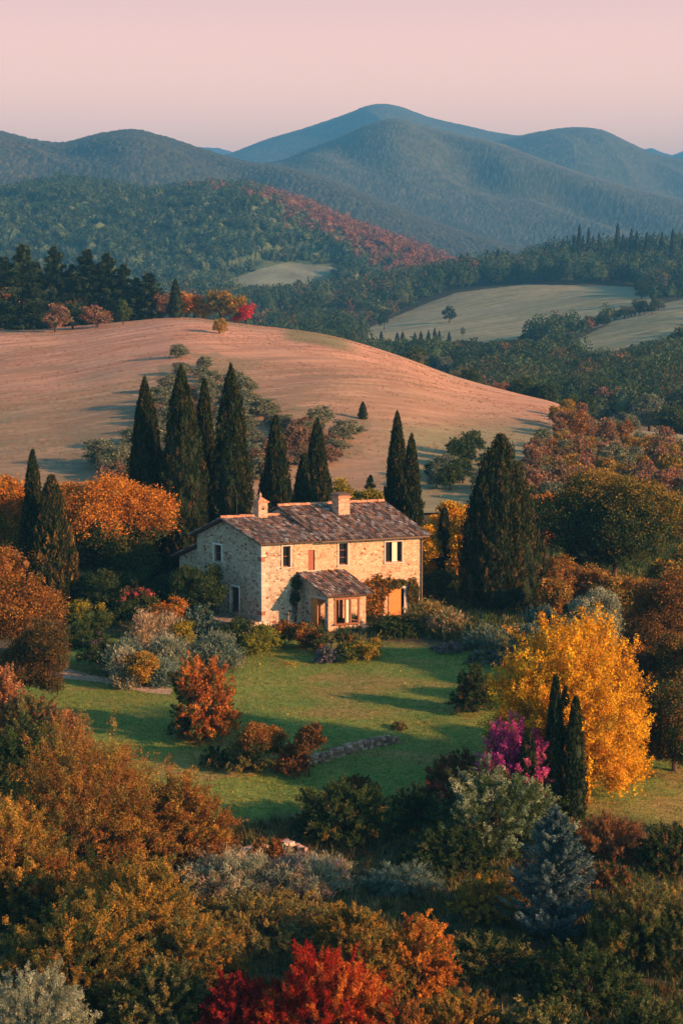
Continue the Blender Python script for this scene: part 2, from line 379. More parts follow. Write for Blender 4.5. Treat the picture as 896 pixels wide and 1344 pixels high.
MID_C = [(-700, 262), (-200, 250), (-60, 246), (0, 240), (60, 232), (100, 227), (150, 236), (200, 243), (260, 236), (320, 234), (380, 249), (440, 274), (500, 298), (560, 320), (612, 344), (700, 372), (900, 395), (1500, 400)]
LEFT_C = [(-700, 190), (-100, 168), (0, 171), (40, 181), (82, 187), (130, 176), (180, 170), (215, 178), (270, 196), (320, 211), (380, 219), (430, 234), (500, 262), (600, 300), (900, 350), (1500, 360)]
FRONT_C = [(-700, 330), (200, 300), (300, 228), (345, 214), (372, 210), (410, 194), (450, 178), (482, 163), (515, 155), (560, 166), (600, 176), (650, 187), (700, 205), (760, 226), (830, 246), (900, 262), (1100, 300), (1500, 330)]
RIGHT_C = [(-700, 330), (400, 300), (500, 215), (600, 193), (650, 184), (680, 178), (708, 172), (748, 167), (788, 171), (820, 186), (850, 200), (890, 208), (960, 205), (1100, 230), (1500, 260)]
PEAK_C = [(-700, 330), (100, 260), (250, 214), (300, 202), (350, 183), (400, 168), (450, 151), (485, 138), (500, 136), (520, 139), (560, 153), (610, 165), (650, 174), (690, 180), (760, 196), (900, 230), (1500, 300)]
FARR_C = [(-700, 215), (0, 205), (200, 200), (300, 198), (330, 210), (450, 225), (700, 225), (820, 200), (852, 195), (880, 204), (896, 197), (960, 190), (1500, 200)]
COVER = [None]
def REDNESS(px, py):
    dy = py-curve(MID_C, px); return .36*sstep(300, 430, px)*sstep(105, 15, dy)+.22*sstep(60, 5, dy)*sstep(200, 280, px)+.10*sstep(20, 0, dy)+.16*sstep(420, 520, px)*sstep(110, 60, dy)+.10
def ranges():
    m = attrmat('wooded_slope', 1.0, .05, .25)
    def cm(greens, reds, rp, rs):
        def f(X, Y, Z, px, py, cid, cid2, T, rdg):
            g = mixc(greens[0], greens[1], cid)
            red = mixc(reds[0], reds[1], cid2)
            w = fbm(X/rs, Y/rs, 7, 4)
            thr = rp(px, py, T, rdg)
            if rs == 160: g = mixc(g, (.19, .215, .13), COVER[0]*1.0); thr = thr-COVER[0]*2.0
            return mixc(g, red, sstep(.46, .54, w*.55+cid2*.45+thr-.5))
        return f
    G0, G1 = (.045, .085, .038), (.12, .155, .06)
    A0, A1 = (.22, .095, .05), (.24, .15, .065)
    out = {}
    out['mid'] = range_sheet('forest_hill', MID_C, 2100, 1330, [(-700, 398), (0, 398), (330, 384), (500, 392), (600, 392), (900, 400), (1500, 400)], 330, (230, 26), (9.5, 6.5),
        cm((G0, G1), (A0, A1), lambda px, py, T, r: REDNESS(px, py), 160), 100, m, lower=7)
    out['left'] = range_sheet('left_mountain', LEFT_C, 3400, 2300, [(-700, 390), (1500, 390)], 260, (460, 85), (6.5, 2.2),
        cm(((.03, .045, .03), (.065, .075, .04)), (A0, (.18, .10, .05)), lambda px, py, T, r: .20*sstep(.3, .7, 1-T)*sstep(330, 200, px)+.02, 300), 233, m, ncol=780)
    out['front'] = range_sheet('front_mountain', FRONT_C, 4700, 2700, [(-700, 400), (1500, 400)], 330, (700, 190), (5.5, 1.3),
        cm(((.05, .07, .045), (.105, .12, .07)), ((.30, .15, .09), (.30, .20, .11)), lambda px, py, T, r: .16*r+.07, 420), 300, m, ncol=860)  # autumn tint, pinker on the spurs to paint in their sunlit sides
    range_sheet('right_mountain', RIGHT_C, 5600, 4300, [(-700, 360), (1500, 360)], 220, (820, 170), (7, 1.5),
        cm(((.05, .07, .045), (.105, .12, .07)), ((.16, .09, .05), (.16, .11, .06)), lambda px, py, T, r: .06*r, 500), 400, m, ncol=760)
    range_sheet('peak_mountain', PEAK_C, 6400, 5300, [(-700, 330), (1500, 330)], 150, (900, 150), (8, 1.5),
        cm(((.05, .07, .045), (.105, .12, .07)), ((.16, .09, .05), (.16, .11, .06)), lambda px, py, T, r: .03, 500), 500, m, ncol=760)
    range_sheet('distant_mountain', FARR_C, 9500, 8200, [(-700, 240), (1500, 240)], 40, (1600, 60), (40, 8),
        cm(((.05, .06, .05), (.07, .08, .06)), ((.1, .09, .05), (.1, .11, .06)), lambda px, py, T, r: 0*px, 900), 600, m, ncol=300)
    return out
# ------------------------------------------------------------------ plants
def unit(v): return v/(np.linalg.norm(v, axis=-1, keepdims=True)+1e-9)
def pick(rng, pal, n, var=.16):
    w = np.array([p[0] for p in pal], float); w /= w.sum()
    c = np.array([p[1] for p in pal], float)[rng.choice(len(pal), n, p=w)]
    return c
def leaves(b, P, D, size, rng, col, asp=.5, k=4, align=.4, mat=0, flat=0.0):
    """one leaf per point: rhombus (k=4) or triangle (k=3), pointing along D to the degree ALIGN"""
    n = len(P); size = np.broadcast_to(size, (n,))*rng.uniform(.6, 1.35, n)
    a = unit(unit(D)*align*2+rng.normal(size=(n, 3))); r = rng.normal(size=(n, 3))
    if flat: r[:, 2] *= (1-flat); 
    w = unit(np.cross(a, r)); a = a*size[:, None]; w = w*(size*asp)[:, None]
    if k == 4: V = np.stack([P-a*.5, P+w*.5, P+a*.5, P-w*.5], 1)
    else: V = np.stack([P-a*.5+w*.5, P-a*.5-w*.5, P+a*.6], 1)
    c = col*rng.uniform(.68, 1.32, n)[:, None]*(1+rng.normal(size=(n, 3))*.05)
    b.kgons(V, k, np.clip(c, 0, .95), mat)
def dirs(rng, n, zmin=-.3):
    z = rng.uniform(zmin, 1, n); a = rng.uniform(0, 2*math.pi, n); r = np.sqrt(1-z*z)
    return np.stack([r*np.cos(a), r*np.sin(a), z], 1)
def dnoise(D, f, seed):
    return (fbm(D[:, 0]*f+D[:, 2]*f*1.7+5, D[:, 1]*f-D[:, 2]*f*.6, seed, 3)-.5)*2

def lobed(rng, w, h, zb, n, leaf, pal, pal2=None, p2=None, lobes=14, cl=30, k=4, asp=.55, squash=.9, flat=.2, sig=None, hole=.24, shape=1.0, core=True, b=None, wy=None, ll=None):
    """a broadleaf crown: lobes around an ellipsoid, twig clumps on the lobes, leaves in the clumps"""
    b = b or MB(); rx = w/2; ry = (wy or w)/2; rz = (h-zb)/2; c0 = np.array([0, 0, zb+rz])
    L = dirs(rng, lobes, -.95); rad = rng.uniform(.5, .78, lobes)
    C = L*rad[:, None]*np.array([rx, ry, rz*squash*shape]); lr = rng.uniform(.16, .43, lobes)*min((rx+ry)/2, rz*1.5)
    if ll is not None:
        A = np.array(ll, float); C = np.concatenate([np.stack([A[:, 0], A[:, 1]+rng.normal(size=len(A))*A[:, 3]*.15, A[:, 2]-c0[2]], 1)]); lr = A[:, 3]
        r2 = rng.uniform(.22, .40, 26)*lr.mean(); D2 = dirs(rng, 26, -.8); C2 = []
        for e, r_, dd in zip(rng.integers(0, len(C), 26), r2, D2): C2.append(C[e]+dd*lr[e]*.85)
        C = np.vstack([C, C2]); lr = np.concatenate([lr, r2])
    else: C = np.vstack([C, [[0, 0, 0]]]); lr = np.append(lr, min(rx, rz)*.62)
    nc = n//cl; pts = []; own = []
    while len(pts) < nc:
        i = rng.choice(len(C), p=lr**2/np.sum(lr**2)); d = dirs(rng, 1, -.8)[0]
        q = C[i]+d*lr[i]*rng.uniform(.72, 1.08)*np.array([1, 1, .85])
        dd = np.linalg.norm((C-q)/1.0, axis=1)/lr
        dd[i] = 9
        if dd.min() < .72 and rng.random() < .88: continue
        pts.append(q); own.append(d)
    Q = np.array(pts); D = np.array(own)
    kpin = fbm(Q[:, 0]*1.1/rx*3+9, (Q[:, 1]+Q[:, 2]*1.3)/rx*3, int(rng.integers(999)), 2) > hole*1.3+.12
    Q = Q[kpin]; D = D[kpin]; nc = len(Q)
    cc = pick(rng, pal, nc)
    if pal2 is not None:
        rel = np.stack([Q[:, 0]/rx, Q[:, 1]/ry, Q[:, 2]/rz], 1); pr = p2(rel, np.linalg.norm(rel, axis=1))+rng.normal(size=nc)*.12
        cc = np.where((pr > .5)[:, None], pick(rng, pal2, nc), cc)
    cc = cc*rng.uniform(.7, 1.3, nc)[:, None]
    s = sig or .042*((w+h)/2)**.75*1.25
    P = np.repeat(Q, cl, 0)+rng.normal(size=(nc*cl, 3))*s*np.array([1, 1, .7])*rng.uniform(.6, 1.3, (nc, 1)).repeat(cl, 0)
    leaves(b, P+c0, np.repeat(D, cl, 0), leaf, rng, np.repeat(cc, cl, 0), asp, k, .35, flat=flat)
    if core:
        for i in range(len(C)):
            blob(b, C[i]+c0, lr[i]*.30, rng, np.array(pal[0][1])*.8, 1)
    return b
ICO = None
def blob(b, c, r, rng, col, mat=0, sq=.9):
    global ICO
    if ICO is None:
        import bmesh
        bm = bmesh.new(); bmesh.ops.create_icosphere(bm, subdivisions=2, radius=1)
        ICO = (np.array([v.co[:] for v in bm.verts]), np.array([[v.index for v in f.verts] for f in bm.faces])); bm.free()
    V, Fc = ICO; V = V*(1+rng.uniform(-.16, .16, (len(V), 1)))*np.array([1, 1, sq])*r+np.asarray(c)
    b.add(V, Fc, np.asarray(col)*rng.uniform(.7, 1.2, (len(V), 1)), mat)

def spray(rng, w, h, n, leaf, pal, pal2=None, p2=None, stems=260, k=4, asp=.35, t0=.35, jit=.035, lob=.28, up=.35, zmin=.02, align=.8, base=.35, b=None, wy=None, core=.0, nf=2.2, stemcol=(.09, .06, .04), curve_=0.12, shoots=.1):
    """a bush of many stems from the root, leafed along their outer part"""
    b = b or MB(); rx = w/2; ry = (wy or w)/2
    D = dirs(rng, stems, zmin); D[:, 2] = D[:, 2]**.8
    sd = int(rng.integers(9999)); env = 1+lob*dnoise(D, nf, sd)+lob*.5*dnoise(D, nf*2.6, sd+1)
    env *= rng.uniform(.8, 1.0, stems); env *= np.where(rng.random(stems) < shoots, rng.uniform(1.02, 1.16, stems), 1)
    E = D*np.array([rx, ry, h])*env[:, None]
    a = rng.uniform(0, 6.28, stems); r0 = np.sqrt(rng.random(stems))*base
    S = np.stack([np.cos(a)*rx*r0+D[:, 0]*rx*.15, np.sin(a)*ry*r0+D[:, 1]*ry*.15, np.zeros(stems)], 1)
    sc = pick(rng, pal, stems)
    if pal2 is not None:
        rel = E/np.array([rx, ry, h]); pr = p2(rel, np.linalg.norm(rel, axis=1))+rng.normal(size=stems)*.12
        sc = np.where((pr > .5)[:, None], pick(rng, pal2, stems), sc)
    sc = sc*rng.uniform(.72, 1.28, stems)[:, None]
    i = rng.integers(0, stems, n); t = t0+(1-t0)*rng.random(n)**.75
    bend = np.sin(t*math.pi)*curve_
    P = S[i]+(E[i]-S[i])*t[:, None]; P[:, 2] += bend*h*up*2
    P += rng.normal(size=(n, 3))*jit*(rx+h)*(.5+.8*t)[:, None]
    P[:, 2] = np.maximum(P[:, 2], .03)
    dr = unit(E-S)[i]; dr[:, 2] += up
    leaves(b, P, dr, leaf, rng, sc[i], asp, k, align)
    m = min(stems, 60)
    for j in range(m):
        q = np.linspace(0, .93, 4)[:, None]; pp = S[j]+(E[j]-S[j])*q; pp[:, 2] += np.sin(q[:, 0]*math.pi)*curve_*h*up*2
        b.tube(pp, np.linspace(.02, .006, 4)*(.6+h*.25), 3, stemcol, 1)
    if core:
        blob(b, (0, 0, h*.30), 1, rng, np.array(pal[0][1])*.8, 1) if False else None
        v0 = MB()
        for q in range(7):
            aa = rng.uniform(0, 6.28); rr = rng.uniform(0, .45)
            blob(b, (math.cos(aa)*rx*rr, math.sin(aa)*ry*rr, h*rng.uniform(.18, .42)), core*min(rx, h)*.6, rng, np.array(pal[0][1])*.8, 2)
    return b

def bushy(rng, w, h, n, leaf, pal, pal2=None, p2=None, asp=.45, lob=.3, up=.5, zmin=.0, b=None, k=4, nf=1.8, boughs=None, sprig=None, stemcol=(.09, .06, .04), shoots=.12, tight=1.0, pe=2.0, **_):
    """a bush of boughs that end in clumps of leafy sprigs, with deep gaps between them"""
    b = b or MB(); rx = w/2; nb = boughs or int(80+w*h*14); sp = sprig or .066*(w*h)**.35*1.6; m = 10
    D = dirs(rng, nb, zmin); sd = int(rng.integers(9999))
    env = 1+lob*dnoise(D, nf, sd)+lob*.6*dnoise(D, nf*2.7, sd+1); env = env/(1+lob*.12); env = 1.02-np.logaddexp(0, (1.02-env)/.05)*.05; env *= rng.uniform(.70, 1.0, nb); env *= np.where(rng.random(nb) < shoots, 1.1, 1)
    env = env*(np.hypot(D[:, 0], D[:, 1])**pe+np.abs(D[:, 2])**pe)**(-1/pe)
    E = D*np.array([rx, rx, h])*env[:, None]; E[:, 2] = np.maximum(E[:, 2], .12*h*rng.random(nb)); S = E*np.array([.12, .12, 0])
    sc = pick(rng, pal, nb)
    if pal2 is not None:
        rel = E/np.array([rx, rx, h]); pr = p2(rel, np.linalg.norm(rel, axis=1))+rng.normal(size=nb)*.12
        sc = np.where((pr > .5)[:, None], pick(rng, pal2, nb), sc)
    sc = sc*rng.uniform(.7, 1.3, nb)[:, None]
    i = np.repeat(np.arange(nb), m); t = .35+.65*rng.random(nb*m)**.5
    Q = S[i]+(E[i]-S[i])*t[:, None]; Q[:, 2] += np.sin(t*math.pi)*.10*h
    G = unit(unit(E)[i]*.8+np.array([0, 0, up])+rng.normal(size=(nb*m, 3))*.55); ln = sp*rng.uniform(.5, 1.25, nb*m)
    mix = rng.random(nb*m) < .2; c1 = np.where(mix[:, None], pick(rng, pal, nb*m), sc[i])*rng.uniform(.8, 1.2, (nb*m, 1))
    per = max(4, n//(nb*m)); j = np.repeat(np.arange(nb*m), per); q = rng.random(len(j))**.8
    P = Q[j]+G[j]*(ln[j]*q)[:, None]+rng.normal(size=(len(j), 3))*(sp*.17*tight)*(1.1-.6*q)[:, None]
    P[:, 2] = np.maximum(P[:, 2], .03)
    leaves(b, P, G[j], leaf, rng, c1[j], asp, k, .5)
    for a in rng.choice(nb, min(nb, 70), replace=False):
        u = np.linspace(0, .97, 4)[:, None]; pp = S[a]+(E[a]-S[a])*u; pp[:, 2] += np.sin(u[:, 0]*math.pi)*.10*h
        b.tube(pp, np.linspace(.022, .007, 4)*(.6+h*.25), 3, stemcol, 1)
    return b
def cypress(rng, w, h, n, leaf=.22, pal=None, full=.55, tops=3, b=None, lump=.2):
    """a columnar conifer: upright sprays of scale leaves in ribs around the column, several leaders at the tip"""
    b = b or MB(); pal = pal or CYP
    prof = lambda t: np.clip(t/.06, .25, 1)**.6*(1-np.clip(t, 0, 1)**4.2)**.92*(.74+.26*np.sin(np.clip(t*1.2+.18, 0, 1)*math.pi))
    ns = int(n/26); t = rng.random(ns)**.95; az = rng.uniform(0, 2*math.pi, ns); sd = int(rng.integers(999))
    ribs = 1+lump*(fbm(az/6.283*9+50, t*h/w*1.1, sd, 3)-.5)*2+lump*.6*(fbm(az/6.283*22, t*h/w*3, sd+4, 2)-.5)*2
    r = prof(t)*w/2*ribs*rng.uniform(.72, 1.04, ns)
    ln = rng.uniform(.35, .95, ns)*(.5+.12*w)
    B = np.stack([np.cos(az)*r, np.sin(az)*r, t*h*.965], 1)
    out = np.stack([np.cos(az)*.22, np.sin(az)*.22, np.ones(ns)], 1)
    out[:, :2] *= (1.3-t)[:, None]
    cc = pick(rng, pal, ns)*rng.uniform(.65, 1.35, (ns, 1))
    i = np.repeat(np.arange(ns), 26); q = rng.random(len(i))
    P = B[i]+out[i]*(q*ln[i])[:, None]+rng.normal(size=(len(i), 3))*np.array([.07, .07, .05])*(1.15-q)[:, None]*(.5+w*.28)
    P[:, 2] = np.clip(P[:, 2], .02, h*1.01)
    leaves(b, P, out[i], leaf, rng, cc[i], .3, 3, 1.1)
    V = []; kk = 20; m = 26
    T = np.linspace(.015, .95, m); A = np.linspace(0, 2*math.pi, kk, endpoint=False)
    TT, AA = np.meshgrid(T, A, indexing='ij')
    rr = prof(TT)*w/2*.80*(1+lump*(fbm(AA/6.283*9+50, TT*h/w*1.1, sd, 3)-.5)*2)
    V = np.stack([np.cos(AA)*rr, np.sin(AA)*rr, TT*h*.97], -1).reshape(-1, 3)
    f = [[a*kk+c, a*kk+(c+1) % kk, (a+1)*kk+(c+1) % kk, (a+1)*kk+c] for a in range(m-1) for c in range(kk)]
    b.add(V, f, np.array(pal[0][1])*.9, 1)
    return b
def conifer(rng, w, h, n, leaf, pal, zb=.04, whorls=26, per=9, droop=.25, pw=.8, b=None, tipup=.15, irregular=.2, sprayw=.16):
    """a spruce or cedar: whorls of boughs with needle sprays"""
    b = b or MB(); nb = whorls*per
    t = np.repeat(np.linspace(zb, .985, whorls), per)+rng.normal(size=nb)*.012
    az = rng.uniform(0, 2*math.pi, nb); ln = w/2*np.clip(1-(t-zb)/(1-zb), .02, 1)**pw*rng.uniform(1-irregular*1.6, 1+irregular*.4, nb)
    m = n//nb; i = np.repeat(np.arange(nb), m); q = rng.random(len(i))**.7
    side = rng.normal(size=len(i))*sprayw*ln[i]*(1.05-q)*1.2
    rad = q*ln[i]; z = t[i]*h-droop*rad+tipup*rad*q
    ca, sa = np.cos(az[i]), np.sin(az[i])
    P = np.stack([ca*rad-sa*side, sa*rad+ca*side, z+rng.normal(size=len(i))*.02*w*.5-abs(side)*.25], 1)
    P[:, 2] = np.maximum(P[:, 2], .03)
    D = np.stack([ca-sa*np.sign(side)*.6, sa+ca*np.sign(side)*.6, np.full(len(i), .12)], 1)
    cc = pick(rng, pal, nb)*rng.uniform(.7, 1.3, (nb, 1))
    leaves(b, P, D, leaf, rng, cc[i], .28, 3, 1.0)
    return b
def trunk(rng, h, r, limbs, w, zf, lean=0, split=.35):
    b = MB(); z = np.linspace(-.25, h, 7); jx = np.cumsum(rng.normal(size=7)*.03*h*.3); jy = np.cumsum(rng.normal(size=7)*.03*h*.3)
    P = np.stack([jx-jx[0], jy-jy[0], z], 1); rr = np.linspace(r*1.25, r*.4, 7); rr[0] = r*1.6
    b.tube(P, rr, 8)
    for i in range(limbs):
        t = rng.uniform(split, .95); p0 = np.array([np.interp(t*h, z, P[:, 0]), np.interp(t*h, z, P[:, 1]), t*h])
        d = dirs(rng, 1, .15)[0]*np.array([w*.36, w*.36, zf*.42]); q = np.linspace(0, 1, 5)[:, None]
        pp = p0+d*q+np.array([0, 0, .12*zf])*np.sin(q*1.6)*.5+rng.normal(size=(5, 3))*.02*w*q
        b.tube(pp, np.linspace(r*.5, r*.1, 5), 5)
        for j in range(2):
            d2 = unit(d+rng.normal(size=3)*np.linalg.norm(d)*.5)*np.linalg.norm(d)*.6; k = rng.integers(1, 4); q = np.linspace(0, 1, 4)[:, None]
            b.tube(pp[k]+d2*q, np.linspace(r*.25, r*.05, 4), 4)
    return b

# leaf colours (albedo)
CYP = [(3, (.015, .028, .012)), (2, (.025, .038, .015)), (1, (.042, .042, .016)), (.6, (.075, .052, .02))]
DKGREEN = [(3, (.030, .056, .020)), (2, (.045, .075, .025)), (1, (.065, .082, .026))]
MIDGREEN = [(3, (.045, .075, .02)), (2, (.065, .095, .028)), (1, (.10, .11, .03))]
OLIVE = [(3, (.14, .145, .05)), (2, (.19, .17, .06)), (1, (.26, .19, .055))]
OLIVEGOLD = [(3, (.20, .145, .033)), (2, (.30, .185, .033)), (1.6, (.38, .20, .032)), (1.2, (.11, .12, .032))]
RUST = [(3, (.20, .085, .022)), (2, (.27, .115, .028)), (2, (.13, .085, .025)), (1, (.31, .16, .03))]
RUSTDK = [(3, (.11, .065, .025)), (2, (.16, .085, .028)), (1.5, (.065, .06, .024))]
ORANGE = [(3, (.42, .155, .022)), (2, (.50, .21, .03)), (1, (.34, .10, .02)), (1, (.2, .13, .025))]
ORANGERED = [(3, (.36, .12, .025)), (2, (.42, .165, .03)), (1, (.26, .08, .02)), (1.4, (.13, .115, .03))]
RED = [(3, (.29, .024, .011)), (2, (.22, .016, .010)), (1.8, (.34, .075, .014)), (1, (.15, .03, .014))]
CRIMSON = [(3, (.20, .016, .018)), (1, (.26, .03, .022))]
YELLOW = [(4, (.64, .32, .016)), (3, (.72, .40, .022)), (2, (.50, .235, .014)), (1, (.36, .23, .022)), (.3, (.40, .14, .012))]
YELGREEN = [(3, (.22, .19, .02)), (2, (.32, .24, .022)), (1, (.12, .13, .02))]
SILVER = [(3, (.18, .21, .135)), (2, (.25, .275, .175)), (1, (.33, .34, .22))]
TEAL = [(3, (.075, .135, .105)), (2, (.115, .18, .135)), (1, (.17, .23, .17))]
BEIGE = [(3, (.34, .25, .14)), (2, (.42, .32, .19)), (1, (.22, .19, .10))]
PURPLE = [(3, (.34, .04, .15)), (2, (.44, .07, .21)), (1, (.22, .025, .13))]
LAV = [(3, (.15, .13, .15)), (2, (.21, .18, .20)), (2, (.1, .13, .07))]
WHITEGR = [(2, (.15, .21, .11)), (2, (.20, .26, .14)), (1, (.28, .31, .18))]
BLUESP = [(3, (.055, .095, .095)), (2, (.085, .13, .125)), (1, (.13, .17, .15))]
PINKISH = [(3, (.34, .145, .06)), (2, (.40, .19, .08)), (1, (.22, .11, .045))]
BROWNRED = [(3, (.18, .085, .035)), (2, (.26, .125, .045)), (1, (.11, .075, .03))]
top = lambda a=.2, s=.9: (lambda rel, r: .5+(rel[:, 2]-a)*s)
sunside = lambda a=0., s=.8: (lambda rel, r: .5+(rel[:, 0]*.6+rel[:, 2]*.5-a)*s)

SEED = [1]
def nrng():
    SEED[0] += 1; return np.random.default_rng(SEED[0]*7919)
def spot(px, pytop, wpx, Y, pyb=None):
    """photo column, crown top row, crown width in pixels and distance -> x, ground z, width, height in metres"""
    p = at(px, pytop, Y); gz = h1(p[0], Y); d = Y*CP+(CZ-p[2])*SP
    if p[2]-gz < .5: print('LOW', px, pytop, Y, round(p[2]-gz, 2))
    return p[0], gz, wpx*d/F, max(.4, p[2]-gz), d
def shrub(name, cat, label, px, pt, wp, Y, style, pal, group=None, scale=1.0, **kw):
    rng = nrng(); x, gz, w, h, d = spot(px, pt, wp, Y); lf = kw.pop('leaf', None) or d*.95e-3
    h = h*kw.pop('hs', 1.0); w = w*1.18
    area = w*h*2.6; n = int(min(170000, kw.pop('dens', 3.0)*area/(lf*lf*.28))*scale)
    tri = kw.pop('k', 4)
    if style == 'spray' and kw.get('asp', 1) > .21:
        kw.pop('stems', 0); kw.pop('core', 0); b = bushy(rng, w, h, n, lf*1.05, pal, k=tri, **kw); mats = [LEAF, BARK]
    elif style == 'spray':
        kw.pop('core', 0); st = kw.pop('stems', int(140+w*h*9)); b = spray(rng, w, h, int(n*.62), lf*2.3, pal, stems=st, k=tri, **kw); mats = [LEAF, BARK, CORE]
    elif style == 'lobe':
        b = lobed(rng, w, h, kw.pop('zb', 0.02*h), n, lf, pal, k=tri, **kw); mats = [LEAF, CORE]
    elif style == 'conifer':
        b = conifer(rng, w, h, n, lf*1.4, pal, **kw); b.tube([(0, 0, -.1), (0, 0, h*.5), (0, 0, h*.96)], [h*.02+.03, h*.012+.02, .01], 6, (.08, .05, .03), 1); mats = [NEEDLE, BARK]
    o = b.build(name, mats, loc=(x, Y, gz-.03)); return tag(o, label, cat, group)
def tree(name, cat, label, px, pt, wp, Y, pal, zb=.22, group=None, scale=1.0, tr=None, limbs=9, **kw):
    rng = nrng(); x, gz, w, h, d = spot(px, pt, wp, Y); lf = kw.pop('leaf', None) or d*1.2e-3
    area = w*h*2.8; n = int(min(140000, kw.pop('dens', 3.0)*area/(lf*lf*.28))*scale)
    if 'lp' in kw:   # lobes measured in the photograph: column, row, radius, offset in depth
        kw['ll'] = [((a-px)*d/F, dy, at(px, b_, Y)[2]-gz, r*d/F) for a, b_, r, dy in kw.pop('lp')]
    root = empty(name, (x, Y, gz)); tag(root, label, cat, group)
    if kw.pop('boughy', 0):
        bushy(rng, w, h, n, lf, pal, **kw).build('crown', [LEAF, BARK], root); trunk(rng, h*.5, tr or .1, limbs, w*.7, h*.6, split=.2).build('trunk', BARK, root); return root
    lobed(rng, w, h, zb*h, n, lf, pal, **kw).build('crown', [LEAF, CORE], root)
    trunk(rng, h*.55, tr or max(.07, h*.022), limbs, w*.85, h*.72).build('trunk', BARK, root)
    return root
def cyp(label, px, pt, wp, Y, group='tall cypress trees around the farmhouse', scale=1.0, **kw):
    rng = nrng(); x, gz, w, h, d = spot(px, pt, wp, Y)
    root = empty('cypress_tree', (x, Y, gz)); tag(root, label, 'cypress', group)
    n = int(min(80000, w*h*1900)*scale); multi = kw.pop('multi', 0); bb = MB()
    if multi:      # a broad tree of several leaders grown together
        tmp = MB(); w = w*1.12
        for q in range(multi):
            a = q*2.4+rng.uniform(-.4, .4); rr = 0 if q == 0 else w*rng.uniform(.13, .21); k0 = len(bb.v)
            cypress(rng, w*(.95 if q == 0 else rng.uniform(.55, .70)), h*(1 if q == 0 else rng.uniform(.70, .93)), int(n/(multi*.75)), leaf=.20*max(.8, d/120), b=bb, **kw)
            for v in bb.v[k0:]: v[:, 0] += math.cos(a)*rr; v[:, 1] += math.sin(a)*rr
        cr = bb
    else: cr = cypress(rng, w*1.32, h, n, leaf=.20*max(.8, d/120), **kw)
    cr.build('crown', [NEEDLE, CORE], root)
    b = MB(); b.tube([(0, 0, -.2), (0, 0, .5), (0, 0, h*.5), (0, 0, h*.9)], [w*.09+.04, w*.07+.03, w*.03+.02, .02], 8); b.build('trunk', BARK, root)
    return root
# ------------------------------------------------------------------ farmhouse
HU = np.array([math.cos(R(22)), math.sin(R(22)), 0.]); HW = np.array([-math.cos(R(52)), math.sin(R(52)), 0.])
HN = np.array([math.sin(R(22)), -math.cos(R(22)), 0.]); GN = np.array([-math.sin(R(52)), -math.cos(R(52)), 0.])
C0 = np.array([xat(343, 121, 5.4), 121., 0.]); ZZ = np.array([0, 0, 1.])
HL, HD, LD = 11.3, 9.0, 7.4; EV = 5.4; US, UM = 2.2, 4.0; RW, RZ = 4.0, 6.5; MW, MZ = 4.5, 7.05
WARM = dict(cols=[(.52, .325, .20), (.58, .385, .245), (.44, .265, .16), (.53, .335, .20), (.61, .43, .29), (.35, .20, .12), (.50, .34, .22)], mortar=(.58, .38, .24))
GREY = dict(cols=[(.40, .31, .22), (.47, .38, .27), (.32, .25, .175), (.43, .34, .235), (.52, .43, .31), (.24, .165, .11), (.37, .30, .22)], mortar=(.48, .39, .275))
def pu(P0, U, px, py, lo=-3, hi=16):
    """where the sight line through a photo pixel meets a vertical wall: distance along it and height"""
    dx, dy, dz = ray(px, py)
    M = np.array([[U[0], -dx], [U[1], -dy]]); s, t = np.linalg.solve(M, -np.array(P0[:2]))
    return s, CZ+dz*t
def wallpanel(P0, U, N, L, z0, top, ops, mat, parent, th=.34, name='wall'):
    """a wall face with real openings and reveals; TOP is a list of (u, z)"""
    b = MB(); zt = min(t[1] for t in top); P0 = np.asarray(P0, float)
    q = lambda u, z, o=0: P0+U*u+ZZ*z-N*o
    xs = sorted({0, L} | {o[0] for o in ops} | {o[1] for o in ops} | set(np.arange(.9, L-.3, .9).round(2))); zl = sorted({z0, zt} | {o[2] for o in ops} | {o[3] for o in ops})
    for i in range(len(xs)-1):
        for j in range(len(zl)-1):
            cx = (xs[i]+xs[i+1])/2; cz = (zl[j]+zl[j+1])/2
            if any(o[0] < cx < o[1] and o[2] < cz < o[3] for o in ops): continue
            b.add([q(xs[i], zl[j]), q(xs[i+1], zl[j]), q(xs[i+1], zl[j+1]), q(xs[i], zl[j+1])], [[0, 1, 2, 3]])
    for u0, u1, a, c in ops:
        for (p, r) in (((u0, a), (u0, c)), ((u1, c), (u1, a)), ((u0, c), (u1, c)), ((u1, a), (u0, a))):
            b.add([q(*p), q(*r), q(*r, th), q(*p, th)], [[0, 1, 2, 3]])
    tp = [t for t in top]
    if max(t[1] for t in tp) > zt+1e-4:
        P = [q(0, zt)]+([q(L, zt)])+[q(u, z) for u, z in reversed(tp)]
        b.add(P, [list(range(len(P)))])
    return b.build(name, mat, parent)
def ftools(P0, U, N):
    ax = np.array([U, N, ZZ])
    def bx(b, u, o, z, du, do, dz, col=(.5, .5, .5), mat=0): b.box(np.asarray(P0)+U*u+N*o+ZZ*z, (du, do, dz), ax, col, mat)
    return bx
